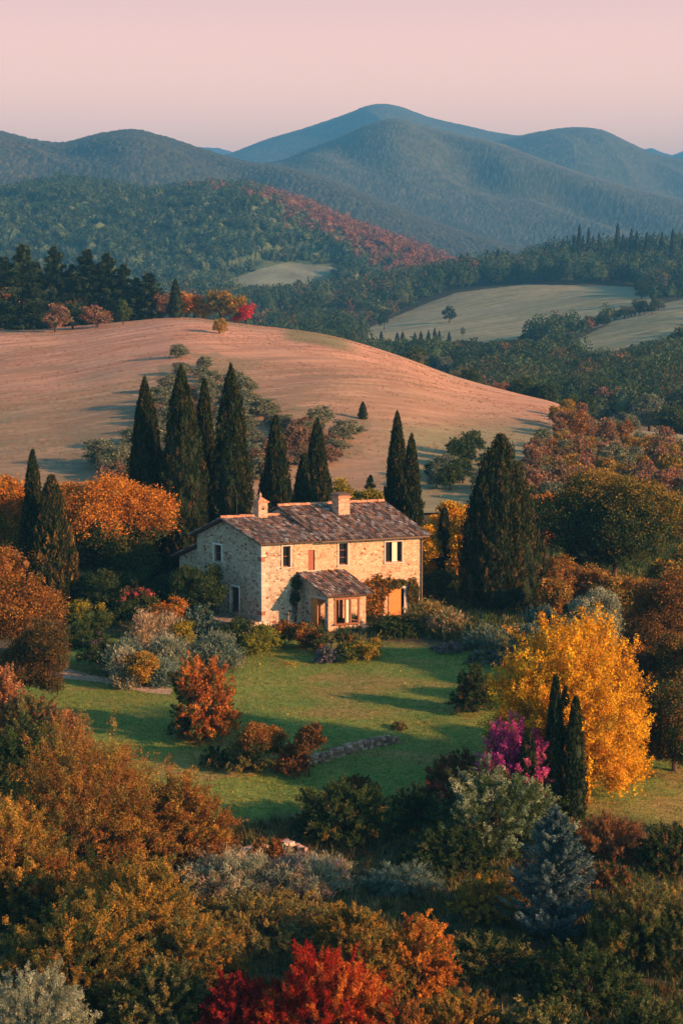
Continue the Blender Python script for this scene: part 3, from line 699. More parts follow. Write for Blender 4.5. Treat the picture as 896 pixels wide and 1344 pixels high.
def window(P0, U, N, op, parent, M, fr=.07, surround=None, shutters=None, bars=1, label=None, sill=True, inset=.16, rail=1):
    u0, u1, a, c = op; bx = ftools(P0, U, N); w = u1-u0; h = c-a; cu = (u0+u1)/2; cz = (a+c)/2
    b = MB(); f = .055
    bx(b, u0+f/2, -inset, cz, f, .06, h); bx(b, u1-f/2, -inset, cz, f, .06, h); bx(b, cu, -inset, c-f/2, w-2*f, .06, f); bx(b, cu, -inset, a+f/2, w-2*f, .06, f)
    for k in range(bars): bx(b, u0+w*(k+1)/(bars+1), -inset, cz, .04, .05, h-2*f)
    for k in range(rail): bx(b, cu, -inset-.002, a+h*(k+1)/(rail+1), w-2*f, .035, .03)
    root = b.build('window', M['frame'], parent)
    if label: root['label'] = label
    p = MB(); bx(p, cu, -inset-.035, cz, w-.01, .01, h-.01); p.build('pane', M['glass'], root)
    if surround:
        s = MB(); t = .10
        bx(s, u0-t/2, .012, cz, t, .06, h); bx(s, u1+t/2, .012, cz, t, .06, h); bx(s, cu, .014, c+t/2, w+2*t, .07, t)
        s.build('frame', surround, root)
    if sill:
        s = MB(); bx(s, cu, .03, a-.045, w+.24, .16, .08); s.build('sill', M['pale'], root)
    if shutters:
        for sd in shutters:
            s = MB(); sw = w*.5 if len(shutters) > 1 or sd[1] else w
            uu = u0-sw/2-.02 if sd[0] < 0 else u1+sw/2+.02
            if sd[1]: uu = u0+sw/2+.02 if sd[0] < 0 else u1-sw/2-.02
            oo = .045 if not sd[1] else -.06
            bx(s, uu, oo, cz, sw-.03, .035, h-.03)
            for k in range(7): bx(s, uu, oo+.022, a+h*(k+.7)/7.4, sw-.12, .014, h/7.4*.6)
            s.build('shutter', sd[2], root)
    return root
TILE = [(3, (.15, .105, .085)), (3, (.22, .14, .10)), (1.3, (.34, .18, .11)), (2.4, (.27, .225, .19)), (1.3, (.42, .35, .29)), (3, (.095, .068, .056)), (.8, (.38, .16, .08))]
def roofplane(O, U, V, M, parent, rng, name='roof', th=.10, under=True):
    O = np.asarray(O, float); U = np.asarray(U, float); V = np.asarray(V, float)
    N = unit(np.cross(U, V)); N = N if N[2] > 0 else -N
    b = MB(); t = N*th
    P = [O, O+U, O+U+V, O+V]; P = P+[p-t for p in P]
    b.add(P, [[0, 1, 2, 3], [7, 6, 5, 4], [0, 4, 5, 1], [1, 5, 6, 2], [2, 6, 7, 3], [3, 7, 4, 0]], (.10, .06, .045))
    lu = np.linalg.norm(U); lv = np.linalg.norm(V); nu = int(lu/.20); nv = int(lv/.30); u = U/lu; v = V/lv
    side = unit(np.cross(N, v)); side = side*np.sign(side@u); wdir = side
    a = np.linspace(-.08*math.pi, 1.08*math.pi, 6)
    for i in range(nu+1):
        ro = rng.normal()*.012; rc = rng.uniform(.7, 1.3)
        for j in range(nv):
            cu = (i)*lu/nu+ro+rng.normal()*.006; v0 = j*lv/nv-.03+rng.normal()*.014; L = lv/nv+.09
            sk = rng.normal()*.02; r0 = .098+rng.normal()*.006; r1 = .080
            col = pick(rng, TILE, 1)[0]*rng.uniform(.85, 1.18)*rc
            A = O+u*cu+v*v0+N*(.062+rng.normal()*.007); B = A+v*L+wdir*sk-N*.045
            S = []
            for c, r in ((A, r0), (B, r1)):
                S.append(np.array([c+wdir*(math.cos(x)*r)+N*(math.sin(x)*r*.85-.02) for x in a]))
            Vv = np.concatenate(S); n = len(a)
            b.add(Vv, [[k, k+1, n+k+1, n+k] for k in range(n-1)], col)
            b.add(S[0]-0, [list(range(n))], col*.35)
    return b.build(name, M['tile'], parent)
def ridge(A, B, M, parent, rng, r=.15):
    b = MB(); A = np.asarray(A, float); B = np.asarray(B, float); L = np.linalg.norm(B-A); d = (B-A)/L; s = unit(np.cross(d, ZZ)); n = int(L/.4)
    a = np.linspace(-.1*math.pi, 1.1*math.pi, 7)
    for i in range(n):
        p = A+d*(i*L/n-.03)+ZZ*(.03+rng.normal()*.01)+s*rng.normal()*.012; q = p+d*(L/n+.07)
        col = np.array((.46, .215, .125))*rng.uniform(.7, 1.25)
        V = np.concatenate([[c+s*math.cos(x)*rr+ZZ*math.sin(x)*rr*.8 for x in a] for c, rr in ((p, r), (q, r*.86))])
        k = len(a); b.add(V, [[m, m+1, k+m+1, k+m] for m in range(k-1)], col)
    return b.build('ridge', M['tile'], parent)

def house():
    rng = np.random.default_rng(5)
    M = dict(glass=plain('dark_glass', (.012, .016, .02), .12, spec=.6), frame=plain('old_wood_frame', (.24, .10, .045), .8, nscale=14, namt=.4),
             white=plain('white_painted_stone', (.66, .66, .64), .8, nscale=6, namt=.12), pale=plain('pale_stone', (.46, .40, .33), .9, nscale=8, namt=.2),
             orange=plain('orange_painted_wood', (.52, .19, .045), .7, nscale=9, namt=.2), dark=plain('dark_wood', (.05, .035, .028), .8, nscale=12, namt=.4),
             cream=plain('cream_shutter_paint', (.72, .60, .44), .7, nscale=7, namt=.12), red=plain('reddish_wood', (.26, .09, .05), .8, nscale=12, namt=.3),
             tile=attrmat('roof_clay', .9, 9, .28, 20, .5, .03), iron=plain('dark_iron', (.03, .03, .03), .5, .7), lead=plain('weathered_copper', (.16, .11, .08), .6, .5, nscale=5, namt=.3),
             warm=stonemat('warm_rubble_stone', plaster=.30, red=.035, scale=4.2, **WARM), grey=stonemat('shade_grey_rubble', plaster=.12, red=.07, scale=3.8, **GREY),
             gable=stonemat('gable_rubble_stone', plaster=.22, red=.08, scale=3.8, **GREY), dry=stonemat('dry_stone', cols=GREY['cols'], mortar=(.12, .09, .07), plaster=0.0, scale=3.2, bump=1.0))
    h = empty('farmhouse', C0)
    h['label'] = 'two-storey rubble stone farmhouse with clay tile roofs and a front porch'; h['category'] = 'farmhouse'
    O = np.zeros(3); g = lambda u, w, z: HU*u+HW*w+ZZ*z
    hb = -1.4
    # openings from the photograph, in the wall's own frame
    fr = lambda x0, x1, y0, y1: (lambda a, b_: (a[0], b_[0], b_[1], a[1]))(pu(C0, HU, x0, y0), pu(C0, HU, x1, y1))
    gb = lambda x0, x1, y0, y1: (lambda a, b_: (b_[0], a[0], b_[1], a[1]))(pu(C0, HW, x0, y0), pu(C0, HW, x1, y1))
    w1 = fr(371, 381, 717, 744); w2 = fr(404, 413, 722, 748); w3 = fr(444.5, 456, 713, 741); w4 = fr(505.5, 527, 711.5, 737)
    low = fr(372, 391, 790, 809); arch = fr(509, 532, 773, 807)
    sh = lambda o, du: (o[0]-du, o[1]-du, o[2], o[3])
    bg = wallpanel(O, HU, HN, US, hb, [(0, EV), (US, EV)], [o for o in (w1, low) if o[1] < US-.02], M['grey'], h)  # greyer stone colour puts the shade of this bay into the wall
    OM = O+HU*US+HN*.02
    ops = [sh(o, US) for o in (w2, w3, w4, arch)]
    wallpanel(OM, HU, HN, HL-US, hb, [(0, EV), (HL-US, EV)], ops, M['warm'], h)
    gw = gb(281, 291, 714, 738); gd = gb(303, 314, 769, 806)
    wallpanel(O, HW, GN, LD, hb, [(0, EV), (RW, RZ-.02), (LD, 5.15)], [gw, gd], M['gable'], h)
    # remaining sides
    wallpanel(g(HL, 0, 0)+HN*.02, HW, -GN, HD, hb, [(0, EV), (MW, MZ-.05), (HD, 5.1)], [], M['warm'], h)
    wallpanel(g(0, LD, 0), HU, -HN, UM, hb, [(0, 5.15), (UM, 5.15)], [], M['gable'], h)
    wallpanel(g(UM, HD, 0), HU, -HN, HL-UM, hb, [(0, 5.1), (HL-UM, 5.1)], [], M['warm'], h)
    wallpanel(g(UM, 0, 0), HW, GN, HD, 3.0, [(0, EV), (MW, MZ-.05), (HD, 5.1)], [], M['grey'], h)
    P1 = O+C0
    # quoins: dressed blocks and brick pieces at the near corner
    b = MB(); z = hb+.1; k = 0
    while z < EV-.35:
        hgt = rng.uniform(.17, .32); lu = rng.uniform(.28, .6) if k % 2 else rng.uniform(.2, .34); lw = rng.uniform(.2, .34) if k % 2 else rng.uniform(.28, .6)
        c = np.array((.28, .12, .075)) if rng.random() < .25 else np.array((.47, .42, .34))*rng.uniform(.8, 1.2)
        p = 0.014; A = [HN*p+GN*p*1.0, HU*lu+HN*p, HU*lu, HW*lw, HW*lw+GN*p]
        V = np.array([a+ZZ*z for a in A]+[a+ZZ*(z+hgt-.025) for a in A])
        b.add(V, [[0, 1, 6, 5], [1, 2, 7, 6], [3, 4, 9, 8], [4, 0, 5, 9], [5, 6, 7, 8, 9][:5]] and [[0, 1, 6, 5], [1, 2, 7, 6], [3, 4, 9, 8], [4, 0, 5, 9]], c)
        b.add(V[5:], [[0, 1, 2, 3, 4]], c)
        z += hgt; k += 1
    b.build('quoin', attrmat('quoin_stone', .9, 8, .25, 16, .6, .03), h)
    # roofs
    def slope(u0, u1, w0, z0, w1, z1): # eave line at w0, ridge at w1
        return g(u0, w0, z0), HU*(u1-u0), HW*(w1-w0)+ZZ*(z1-z0)
    ml = (RZ-EV)/RW; mm = (MZ-EV)/MW; e = .42; lf = .10
    roofplane(*slope(-.32, UM+.0, -e, EV-ml*e+lf, RW, RZ+lf), M, h, rng)
    roofplane(*slope(-.32, UM-.0, LD+e, 5.15-.38*.4+lf, RW, RZ+lf), M, h, rng)
    roofplane(*slope(UM-.02, HL+.28, -e, EV-mm*e+lf+.01, MW, MZ+lf), M, h, rng)
    roofplane(*slope(UM-.02, HL+.28, HD+e, 5.1-.43*e+lf, MW, MZ+lf), M, h, rng)
    ridge(g(-.35, RW, RZ+lf+.04), g(UM, RW, RZ+lf+.04), M, h, rng); ridge(g(UM-.05, MW, MZ+lf+.04), g(HL+.3, MW, MZ+lf+.04), M, h, rng)
    # annex behind the gable end
    aw = 2.8; ua = .35
    wallpanel(g(ua, LD, 0), HW, GN, aw, hb, [(0, 4.35), (aw, 3.35)], [], M['gable'], h)
    wallpanel(g(ua, LD+aw, 0), HU, -HN, 3.2, hb, [(0, 3.35), (3.2, 3.35)], [], M['gable'], h)
    roofplane(*slope(ua-.3, ua+3.3, LD+aw+.45, 3.30, LD+.05, 4.52), M, h, rng)
    roofplane(*slope(.2, 1.9, LD+1.1, 5.0, LD-.2, 5.42), M, h, rng)
    # eaves: rafter ends under the front edge and a verge board on the gable
    bx = ftools(O, HU, HN)
    for u in np.arange(-.2, HL+.2, .55):
        b = MB(); bx(b, u, .19, EV-.06, .07, .34, .08); b.build('rafter', M['dark'], h)
    b = MB(); b.tube([g(UM-.2, -e, EV-.12)+HN*.05, g(HL+.2, -e, EV-.13)+HN*.05], .05, 8); b.tube([g(HL-.06, 0, EV-.3)+HN*.10, g(HL-.06, 0, 0)+HN*.10], .045, 8); b.tube([g(HL-.06, -e+.02, EV-.15), g(HL-.06, 0, EV-.36)+HN*.10], .04, 8)
    b.build('gutter', M['lead'], h)
    # windows and doors
    window(OM, HU, HN, ops[0], h, M, shutters=None, bars=0, label='narrow window with reddish wooden shutter', surround=None)
    r_ = MB(); ftools(OM, HU, HN)(r_, (ops[0][0]+ops[0][1])/2, -.10, (ops[0][2]+ops[0][3])/2, ops[0][1]-ops[0][0]-.02, .04, ops[0][3]-ops[0][2]-.02); r_.build('shutter', M['red'], h)
    window(OM, HU, HN, ops[1], h, M, surround=M['pale'], bars=0, rail=2)
    window(OM, HU, HN, ops[2], h, M, surround=M['pale'], bars=1, rail=0, shutters=None)
    u0, u1, a, c = ops[2]; b = MB(); bx = ftools(OM, HU, HN); bx(b, u0+(u1-u0)*.56, -.05, (a+c)/2, (u1-u0)*.30, .03, c-a-.06)
    for k in range(8): bx(b, u0+(u1-u0)*.56, -.03, a+(c-a)*(k+.7)/8.4, (u1-u0)*.22, .014, .06)
    b.build('shutter', M['cream'], h)
    if w1[1] < US: window(O, HU, HN, w1, h, M, surround=M['pale'], bars=0, rail=1, label='narrow window in the bay tinted grey for shade')
    if low[1] < US: window(O, HU, HN, low, h, M, surround=None, bars=1, rail=1)
    window(O, HW, GN, gw, h, M, surround=M['white'], bars=0, rail=1, label='white framed window high in the gable end')
    u0, u1, a, c = gd; bx = ftools(O, HW, GN); b = MB(); bx(b, (u0+u1)/2, -.2, (a+c)/2, u1-u0, .05, c-a); d = b.build('door', M['dark'], h)
    b = MB(); bx(b, u1+.06, .014, (a+c)/2, .12, .07, c-a); bx(b, (u0+u1)/2, .014, c+.06, u1-u0+.24, .07, .12); bx(b, u0-.05, .014, (a+c)/2, .08, .06, c-a); b.build('frame', M['white'], d)
    b = MB(); bx(b, u0+.1, -.16, a+1.0, .03, .05, .12); b.build('handle', M['iron'], d)
    # garden door under the climber, an orange leaf standing open
    u0, u1, a, c = ops[3]; bx = ftools(OM, HU, HN); b = MB(); bx(b, u0+(u1-u0)*.36, .03, (a+c)/2, (u1-u0)*.70, .05, c-a-.03)
    for k in range(3): bx(b, u0+(u1-u0)*.36, .06, a+(c-a)*(.12+.38*k), (u1-u0)*.66, .02, .08)
    d = b.build('door', M['orange'], h); d['label'] = 'orange wooden door leaf below the climbing plant'
    b = MB(); bx(b, (u0+u1)/2, -.3, (a+c)/2, u1-u0, .02, c-a); b.build('door', M['glass'], h)  # dark sheet standing in for the shaded gap behind the open leaf
    b = MB(); bx(b, u1-.06, -.04, (a+c)/2, .12, .12, c-a); bx(b, (u0+u1)/2, .02, c+.09, u1-u0+.3, .08, .18); b.build('frame', M['pale'], d)
    # chimneys
    def chim(u, w, z0, z1, sx, sy, mat, cap, nm_label):
        A = np.array([HU, -HW, ZZ]); b = MB(); b.box(g(u, w, (z0+z1)/2), (sx, sy, z1-z0), A); ch = b.build('chimney', mat, h); ch['label'] = nm_label
        b = MB(); b.box(g(u, w, z1+.05), (sx+.16, sy+.16, .10), A, (.42, .2, .12)); b.box(g(u, w, z1-.30), (sx+.06, sy+.06, .06), A, (.42, .22, .14))
        if cap == 'pyramid':
            s = [(-.5, -.5), (.5, -.5), (.5, .5), (-.5, .5)]
            V = [g(u, w, 0)+HU*a*(sx+.06)-HW*c_*(sy+.06)+ZZ*(z1+.10) for a, c_ in s]+[g(u, w, z1+.42)]
            b.add(V, [[0, 1, 4], [1, 2, 4], [2, 3, 4], [3, 0, 4]], (.44, .21, .12))
            b.tube([g(u, w, z1+.38), g(u, w, z1+.5), g(u, w, z1+.56), g(u, w, z1+.66)], [.05, .10, .05, .02], 8, (.5, .3, .2))
        else:
            for k in range(4):
                cc = g(u+(k-1.5)*sx*.27, w, z1+.2); r = .12; aa = np.linspace(0, math.pi, 6)
                V = np.concatenate([[cc+HU*math.cos(x)*r+ZZ*math.sin(x)*r-HW*s_ for x in aa] for s_ in (-sy/2-.1, sy/2+.1)])
                b.add(V, [[m, m+1, 6+m+1, 6+m] for m in range(5)], np.array((.34, .18, .12))*rng.uniform(.7, 1.3)); b.add(V[:6], [list(range(6))], (.1, .06, .05)); b.add(V[6:], [list(range(6))], (.1, .06, .05))
            b.box(g(u, w, z1+.14), (sx+.02, sy+.02, .08), A, (.3, .17, .12))
        b.build('chimney_cap', M['tile'], ch)
        return ch
    brick = stonemat('chimney_brick', [(.46, .24, .15), (.52, .30, .19), (.40, .19, .12), (.56, .38, .26)], (.52, .38, .27), scale=4, flat=2.2, plaster=.2)
    chim(2.35, RW-.1, 6.2, 7.55, .62, .62, brick, 'pyramid', 'slim brick chimney with a pointed cap and finial')
    b = MB(); b.box(g(2.35, RW-.42, 7.2), (.16, .02, .22), np.array([HU, -HW, ZZ])); b.build('vent', M['dark'], h)
    chim(7.55, 3.1, 6.0, 7.72, .80, .72, brick, 'tiles', 'broad brick chimney topped with curved clay tiles')
    b = MB(); b.tube([g(.9, RW+.2, 6.4), g(.9, RW+.2, 8.1)], .022, 6); b.tube([g(.9, RW+.2, 8.05)-HU*.2, g(.9, RW+.2, 8.05)+HU*.2], .016, 5); b.tube([g(.9, RW+.2, 7.8)-HU*.14, g(.9, RW+.2, 7.8)+HU*.14], .016, 5)
    b.build('antenna', M['iron'], h)
    # porch
    p0, p1, pp = 2.75, 5.35, 2.8; ez, tz = 2.25, 3.2
    PO = g(p0, 0, 0); OL = g(p0, -pp, 0)+HN*.02
    dl = (lambda a, b_: (b_[0], a[0], b_[1], a[1]))(pu(C0+g(p0, -pp, 0), HW, 408, 780), pu(C0+g(p0, -pp, 0), HW, 426, 823))
    dl = (min(dl[:2]), max(dl[:2]), -.45, 1.85)
    wallpanel(OL, HW, GN, pp-.02, hb, [(0, ez), (pp-.02, tz-.05)], [dl], M['grey'], h, th=.3)
    pil = .42; bx = ftools(OL, HU, HN)
    wallpanel(OL, HU, HN, p1-p0, hb, [(0, ez), (p1-p0, ez)], [(pil, p1-p0-pil, .25, 1.98)], M['warm'], h, th=.3)
    wallpanel(g(p1, -pp, 0)+HN*.02, HW, -GN, pp-.02, hb, [(0, ez), (pp-.02, tz-.05)], [(.5, 2.0, .3, 1.9)], M['warm'], h, th=.3)
    roofplane(g(p0-.28, -pp-.38, ez-.13+.06), HU*(p1-p0+.56), HW*(pp+.36)+ZZ*(tz-ez+.20), M, h, rng, name='porch_roof')
    b = MB(); bx(b, (p1-p0)/2, -.03, 1.98-.07, p1-p0-2*pil, .16, .14); bx(b, (p1-p0)/2, .02, .28, p1-p0-2*pil+.1, .36, .07)
    for uu, ww in ((pil+.07, .13), ((p1-p0)*.5-.12, .10), ((p1-p0)*.5+.24, .10), (p1-p0-pil-.07, .13)): bx(b, uu, -.02, 1.05, ww, .12, 1.55)
    b.build('frame', M['frame'], h)['label'] = 'dark wooden frame of the porch opening'
    b = MB(); bx(b, (p1-p0)*.5+.05, -.06, 1.08, .26, .03, 1.5); b.build('shutter', M['cream'], h)
    bx2 = ftools(OL, HW, GN); b = MB(); bx2(b, dl[0]+(dl[1]-dl[0])*.78, -.07, (dl[2]+dl[3])/2, (dl[1]-dl[0])*.42, .05, dl[3]-dl[2]-.02); d = b.build('door', M['orange'], h); d['label'] = 'orange leaf of the porch side door'
    b = MB(); bx2(b, (dl[0]+dl[1])/2, .03, dl[3]+.07, dl[1]-dl[0]+.3, .08, .14); b.build('frame', M['pale'], d)
    b = MB(); b.box(g((p0+p1)/2, -pp/2, -.5), (p1-p0-.3, pp-.3, .1), np.array([HU, -HW, ZZ])); b.build('porch_floor', M['pale'], h)
    # buttress foot below the porch's right pillar
    b = MB(); b.box(OL+HU*(p1-p0-.1)+HN*.25+ZZ*-.55, (.7, .6, 1.3), np.array([HU, HN, ZZ])); b.build('porch_base', M['warm'], h)
    return h, M, g
def ivy(rng, P0, U, N, pts, n, leaf, pal, thick=.3, name='climbing_vine', parent=None, b=None):
    """a climber growing flat on a wall: (u, z, ru, rz) patches with leaves standing off the wall"""
    b = b or MB(); w = np.array([p[2]*p[3] for p in pts]); i = rng.choice(len(pts), n, p=w/w.sum()); q = np.array(pts)[i]
    a = rng.uniform(0, 6.28, n); r = np.sqrt(rng.random(n))*rng.choice([1, 1.25], n, p=[.85, .15]); u = q[:, 0]+np.cos(a)*r*q[:, 2]; z = q[:, 1]+np.sin(a)*r*q[:, 3]
    m = fbm(u*3, z*3, 5, 3)+.10*(1-r) > .38; u, z, r = u[m], z[m], r[m]
    th = thick*(.3+.7*fbm(u*2, z*2, 9, 2)*1.4)*rng.random(len(u))
    P = np.asarray(P0)+U*u[:, None]+N*(th+.04)[:, None]+ZZ*z[:, None]
    cc = pick(rng, pal, len(u)); k = fbm(u*2.2, z*2.2, 31, 2)
    leaves(b, P, np.tile(N+ZZ*.5, (len(u), 1)), leaf, rng, cc*(.7+.6*k[:, None]), .7, 4, .4)
    for j in range(7):
        p = pts[rng.integers(len(pts))]; zz = np.linspace(-.8, p[1]+p[3]*.5, 6)
        b.tube([np.asarray(P0)+U*(p[0]+math.sin(t*2+j)*.12)+N*.05+ZZ*t for t in zz], .02, 4, (.08, .06, .04), 1)
    return b
# ------------------------------------------------------------------ the scene
land(); RG = ranges()
hs, HM, hg = house()

# --- things by the house
def terrace():
    b = MB(); O = C0; g = lambda u, w, z: O+HU*u+HW*w+ZZ*z
    A = [g(-.0, -.2, 0)+GN*.02, g(0, -.2, 0)+GN*2.0, g(0, 6.2, 0)+GN*2.0, g(0, 6.2, 0)+GN*.02]; zt, zb = .30, -1.5
    V = [a+ZZ*zt for a in A]+[a+ZZ*zb for a in A]; b.add(V, [[0, 1, 2, 3], [0, 4, 5, 1], [1, 5, 6, 2], [2, 6, 7, 3], [3, 7, 4, 0]])
    o = b.build('stone_terrace', HM['dry']); tag(o, 'raised stone terrace along the gable end of the farmhouse', 'terrace')
terrace()
GA = np.array([HW, GN, ZZ])
def bench():
    p = C0+HW*4.7+GN*.75+ZZ*.31; root = empty('garden_bench', p); tag(root, 'dark wooden bench against the gable wall left of the door', 'bench')
    b = MB()
    for k in range(4): b.box(GN*(-.15+k*.12)+ZZ*.44, (1.3, .09, .03), GA)
    b.build('seat', HM['dark'], root); b = MB()
    for k in range(3): b.box(-GN*.27+ZZ*(.58+k*.13), (1.3, .03, .09), GA)
    for s in (-.6, .6): b.box(HW*s-GN*.25+ZZ*.62, (.06, .05, .55), GA)
    b.build('backrest', HM['dark'], root)
    for s in (-.58, .58):
        for q in (-.2, .24):
            b = MB(); b.box(HW*s+GN*q+ZZ*.21, (.06, .06, .42), GA); b.build('leg', HM['dark'], root)
bench()
def cafe_chair(off, label, rz):
    p = C0+HW*off[0]+GN*off[1]+ZZ*.31; root = empty('garden_chair', p, rz); tag(root, label, 'chair', 'iron garden chairs on the terrace')
    b = MB(); b.tube([(math.cos(a)*.2, math.sin(a)*.2, .45) for a in np.linspace(0, 6.28, 13)], .014, 5)
    for k in range(5): b.tube([(-.18, -.15+k*.075, .45), (.18, -.15+k*.075, .45)], .008, 4)
    b.build('seat', HM['iron'], root)
    b = MB(); b.tube([(-.18, .17, .45), (-.19, .22, .75), (-.1, .24, .92), (.1, .24, .92), (.19, .22, .75), (.18, .17, .45)], .013, 5)
    for k in range(3): b.tube([(-.1+k*.1, .18, .46), (-.1+k*.1, .24, .9)], .008, 4)
    b.build('backrest', HM['iron'], root)
    for sx in (-1, 1):
        for sy in (-1, 1):
            b = MB(); b.tube([(sx*.14, sy*.14, .45), (sx*.2, sy*.2, 0)], .012, 5); b.build('leg', HM['iron'], root)
cafe_chair((2.15, .7), 'dark iron garden chair just right of the gable door', 2.2)
cafe_chair((1.45, .8), 'dark iron garden chair nearest the corner of the house', 3.4)

def stone_wall(name, label, pts, hgt, thick, seed, cols, group=None):
    """a dry stone wall of single stones that follows the ground"""
    rng = np.random.default_rng(seed); b = MB(); P = np.array(pts, float); seg = np.linalg.norm(np.diff(P[:, :2], axis=0), axis=1); S = np.concatenate([[0], np.cumsum(seg)])
    cr = int(hgt/.17)+1
    for side in (-1, 0, 1):
        for r in range(cr):
            s = rng.uniform(0, .2)
            while s < S[-1]:
                w = rng.uniform(.16, .42); x = np.interp(s, S, P[:, 0]); y = np.interp(s, S, P[:, 1]); x2 = np.interp(s+.1, S, P[:, 0]); y2 = np.interp(s+.1, S, P[:, 1])
                hh = hgt*(.75+.35*vnoise(np.array([s*1.3]), np.array([0.]), seed)[0])*min(1, (S[-1]-s)/1.5+.35)
                z = h1(x, y-.6)+r*.165
                if r*.165 < hh:
                    t = math.atan2(P[-1][1]-P[0][1], P[-1][0]-P[0][0]); ax = np.array([[math.cos(t), math.sin(t), 0], [-math.sin(t), math.cos(t), 0], [0, 0, 1]])
                    ax = ax@np.array(Matrix.Rotation(rng.normal()*.08, 3, 'Z'))
                    c = np.array(cols[rng.integers(len(cols))])*rng.uniform(.7, 1.3)
                    cen = np.array([x, y, z+.08])+ax[1]*side*thick*.33+rng.normal(size=3)*.015; d = np.array([w, thick*.36, .155])/2*rng.uniform(.85, 1.1, 3)
                    V = np.array([[i, j, k] for i in (-1, 1) for j in (-1, 1) for k in (-1, 1)])*d*rng.uniform(.82, 1.08, (8, 3)); V = V@ax+cen
                    b.add(V, [[0, 1, 3, 2], [4, 6, 7, 5], [0, 4, 5, 1], [2, 3, 7, 6], [0, 2, 6, 4], [1, 5, 7, 3]], c)
                s += w
    o = b.build(name, attrmat('field_stone', .92, 12, .2, 25, .6, .02)); return tag(o, label, 'stone wall', group)
def gp(px, py): return hit(px, py, 60, 130)
SW = [gp(398, 1006), gp(430, 997), gp(470, 984), gp(505, 977), gp(522, 974)]
stone_wall('garden_wall', 'low dry stone wall curving across the lawn', [p[:2] for p in SW], .5, .42, 3, [(.36, .22, .15), (.28, .165, .11), (.42, .29, .20), (.20, .12, .085)])
SW2 = [(xat(268, 79.5, -3), 79.5), (xat(330, 81.5, -3), 81.5), (xat(385, 82.5, -3), 82.5), (xat(400, 82, -3), 82)]
stone_wall('garden_wall', 'pinkish stone wall at the bottom edge of the lawn', SW2, .4, .6, 4, [(.40, .25, .19), (.42, .30, .24), (.30, .20, .16), (.46, .36, .30)])
# footpath on the left of the lawn
def path():
    pts = [(60, 880), (90, 885), (125, 891), (160, 896), (190, 903), (225, 908)]; P = np.array([gp(*p) for p in pts]); S = np.linspace(0, 1, 60)*(len(P)-1)
    X = np.interp(S, range(len(P)), P[:, 0]); Y = np.interp(S, range(len(P)), P[:, 1]); rows = []
    for o in np.linspace(-.8, .8, 9):
        yy = Y+o*(1+.25*np.sin(S*2)); rows.append(np.stack([X, yy, H(X, yy)+.015], -1))
    V = np.array(rows); nr, nc = V.shape[:2]; idx = np.arange(nr*nc).reshape(nr, nc)
    Fc = np.stack([idx[:-1, :-1], idx[:-1, 1:], idx[1:, 1:], idx[1:, :-1]], -1).reshape(-1, 4); n = fbm(V[..., 0]*1.5, V[..., 1]*3, 5, 3)
    b = MB(); b.add(V.reshape(-1, 3), Fc, mixc((.34, .24, .17), (.48, .36, .27), n).reshape(-1, 3)); tag(b.build('footpath', attrmat('gravel', .95, 8, .3, 20, .6, .03), smooth=True), kind='structure')
path()

# --- climbers on the walls
def vine(label, px, pal, P0, U, N, pts, n, leaf=.13):
    rng = nrng(); o = ivy(rng, P0-C0, U, N, pts, n, leaf, pal).build('climbing_vine', [LEAF, BARK], loc=C0); tag(o, label, 'climbing plant', 'climbing plants on the farmhouse walls')
FRP = lambda px, py: pu(C0, HU, px, py)
VP = [(*FRP(490, 790), .75, 1.5), (*FRP(500, 768), .8, .7), (*FRP(482, 772), .4, .5), (*FRP(486, 820), .6, .9)]
vine('orange-leaved climbing vine between the porch and the garden door', 0, ORANGE[:2]+[(4, (.20, .12, .03)), (3, (.06, .07, .02))], C0, HU, HN, VP, 9000)
vine('green climber arching over and beside the garden door', 0, MIDGREEN+[(2, (.3, .13, .03))], C0, HU, HN, [(*FRP(520, 766), .75, .28), (*FRP(541, 775), .38, .75), (*FRP(543, 797), .34, .8)], 6500)
vine('dark creeper on the grey wall left of the porch', 0, DKGREEN+[(1, (.14, .07, .03))], C0, HU, HN, [(*FRP(388, 765), .30, .45), (*FRP(386, 785), .3, .5)], 1300)

# --- cypresses
cyp('leftmost tall cypress of the row behind the farmhouse', 190, 497, 40, 140)
cyp('broadest and darkest cypress in the row left of the farmhouse roof', 238, 482, 66, 137, multi=4)
cyp('slender cypress showing between two broader ones behind the house', 268, 497, 30, 141)
cyp('tall cypress standing directly behind the gable chimney', 303, 480, 58, 138, multi=4)
cyp('lower conical cypress right behind the pointed chimney', 362, 547, 46, 143, lump=.3, multi=3)
cyp('pointed cypress behind the ridge, left of the tiled chimney', 416, 552, 32, 146)
cyp('short bushy cypress half hidden at the foot of the pointed one', 400, 598, 34, 144, lump=.3)
cyp('narrow cypress behind the right end of the roof, taller of two', 521, 542, 28, 141)
cyp('narrow cypress behind the right end of the roof, shorter of two', 540, 571, 24, 139)
cyp('small dark cypress between the house corner and the biggest cypress', 583, 668, 18, 136)
cyp('slim cypress above the orange trees at the left edge, taller of two', 43, 593, 28, 128)
cyp('bronze-sided cypress beside the taller one at the left edge', 68, 626, 44, 126, pal=CYP+[(1.6, (.14, .085, .02))])
cyp('largest cypress, broad and bronze tinged, right of the farmhouse', 657, 573, 99, 127, multi=6, pal=CYP+[(1.2, (.09, .065, .022))], lump=.3, scale=1.3)
cyp('tallest slim cypress in front of the yellow tree', 729, 888, 22, 86, group='slim cypresses before the yellow tree')
cyp('middle slim cypress in front of the yellow tree', 741, 903, 18, 87, group='slim cypresses before the yellow tree')
cyp('rightmost slim cypress in front of the yellow tree', 755, 916, 24, 85.5, group='slim cypresses before the yellow tree')
cyp('short cypress beside the purple shrub', 693, 958, 23, 85.5, group='slim cypresses before the yellow tree')

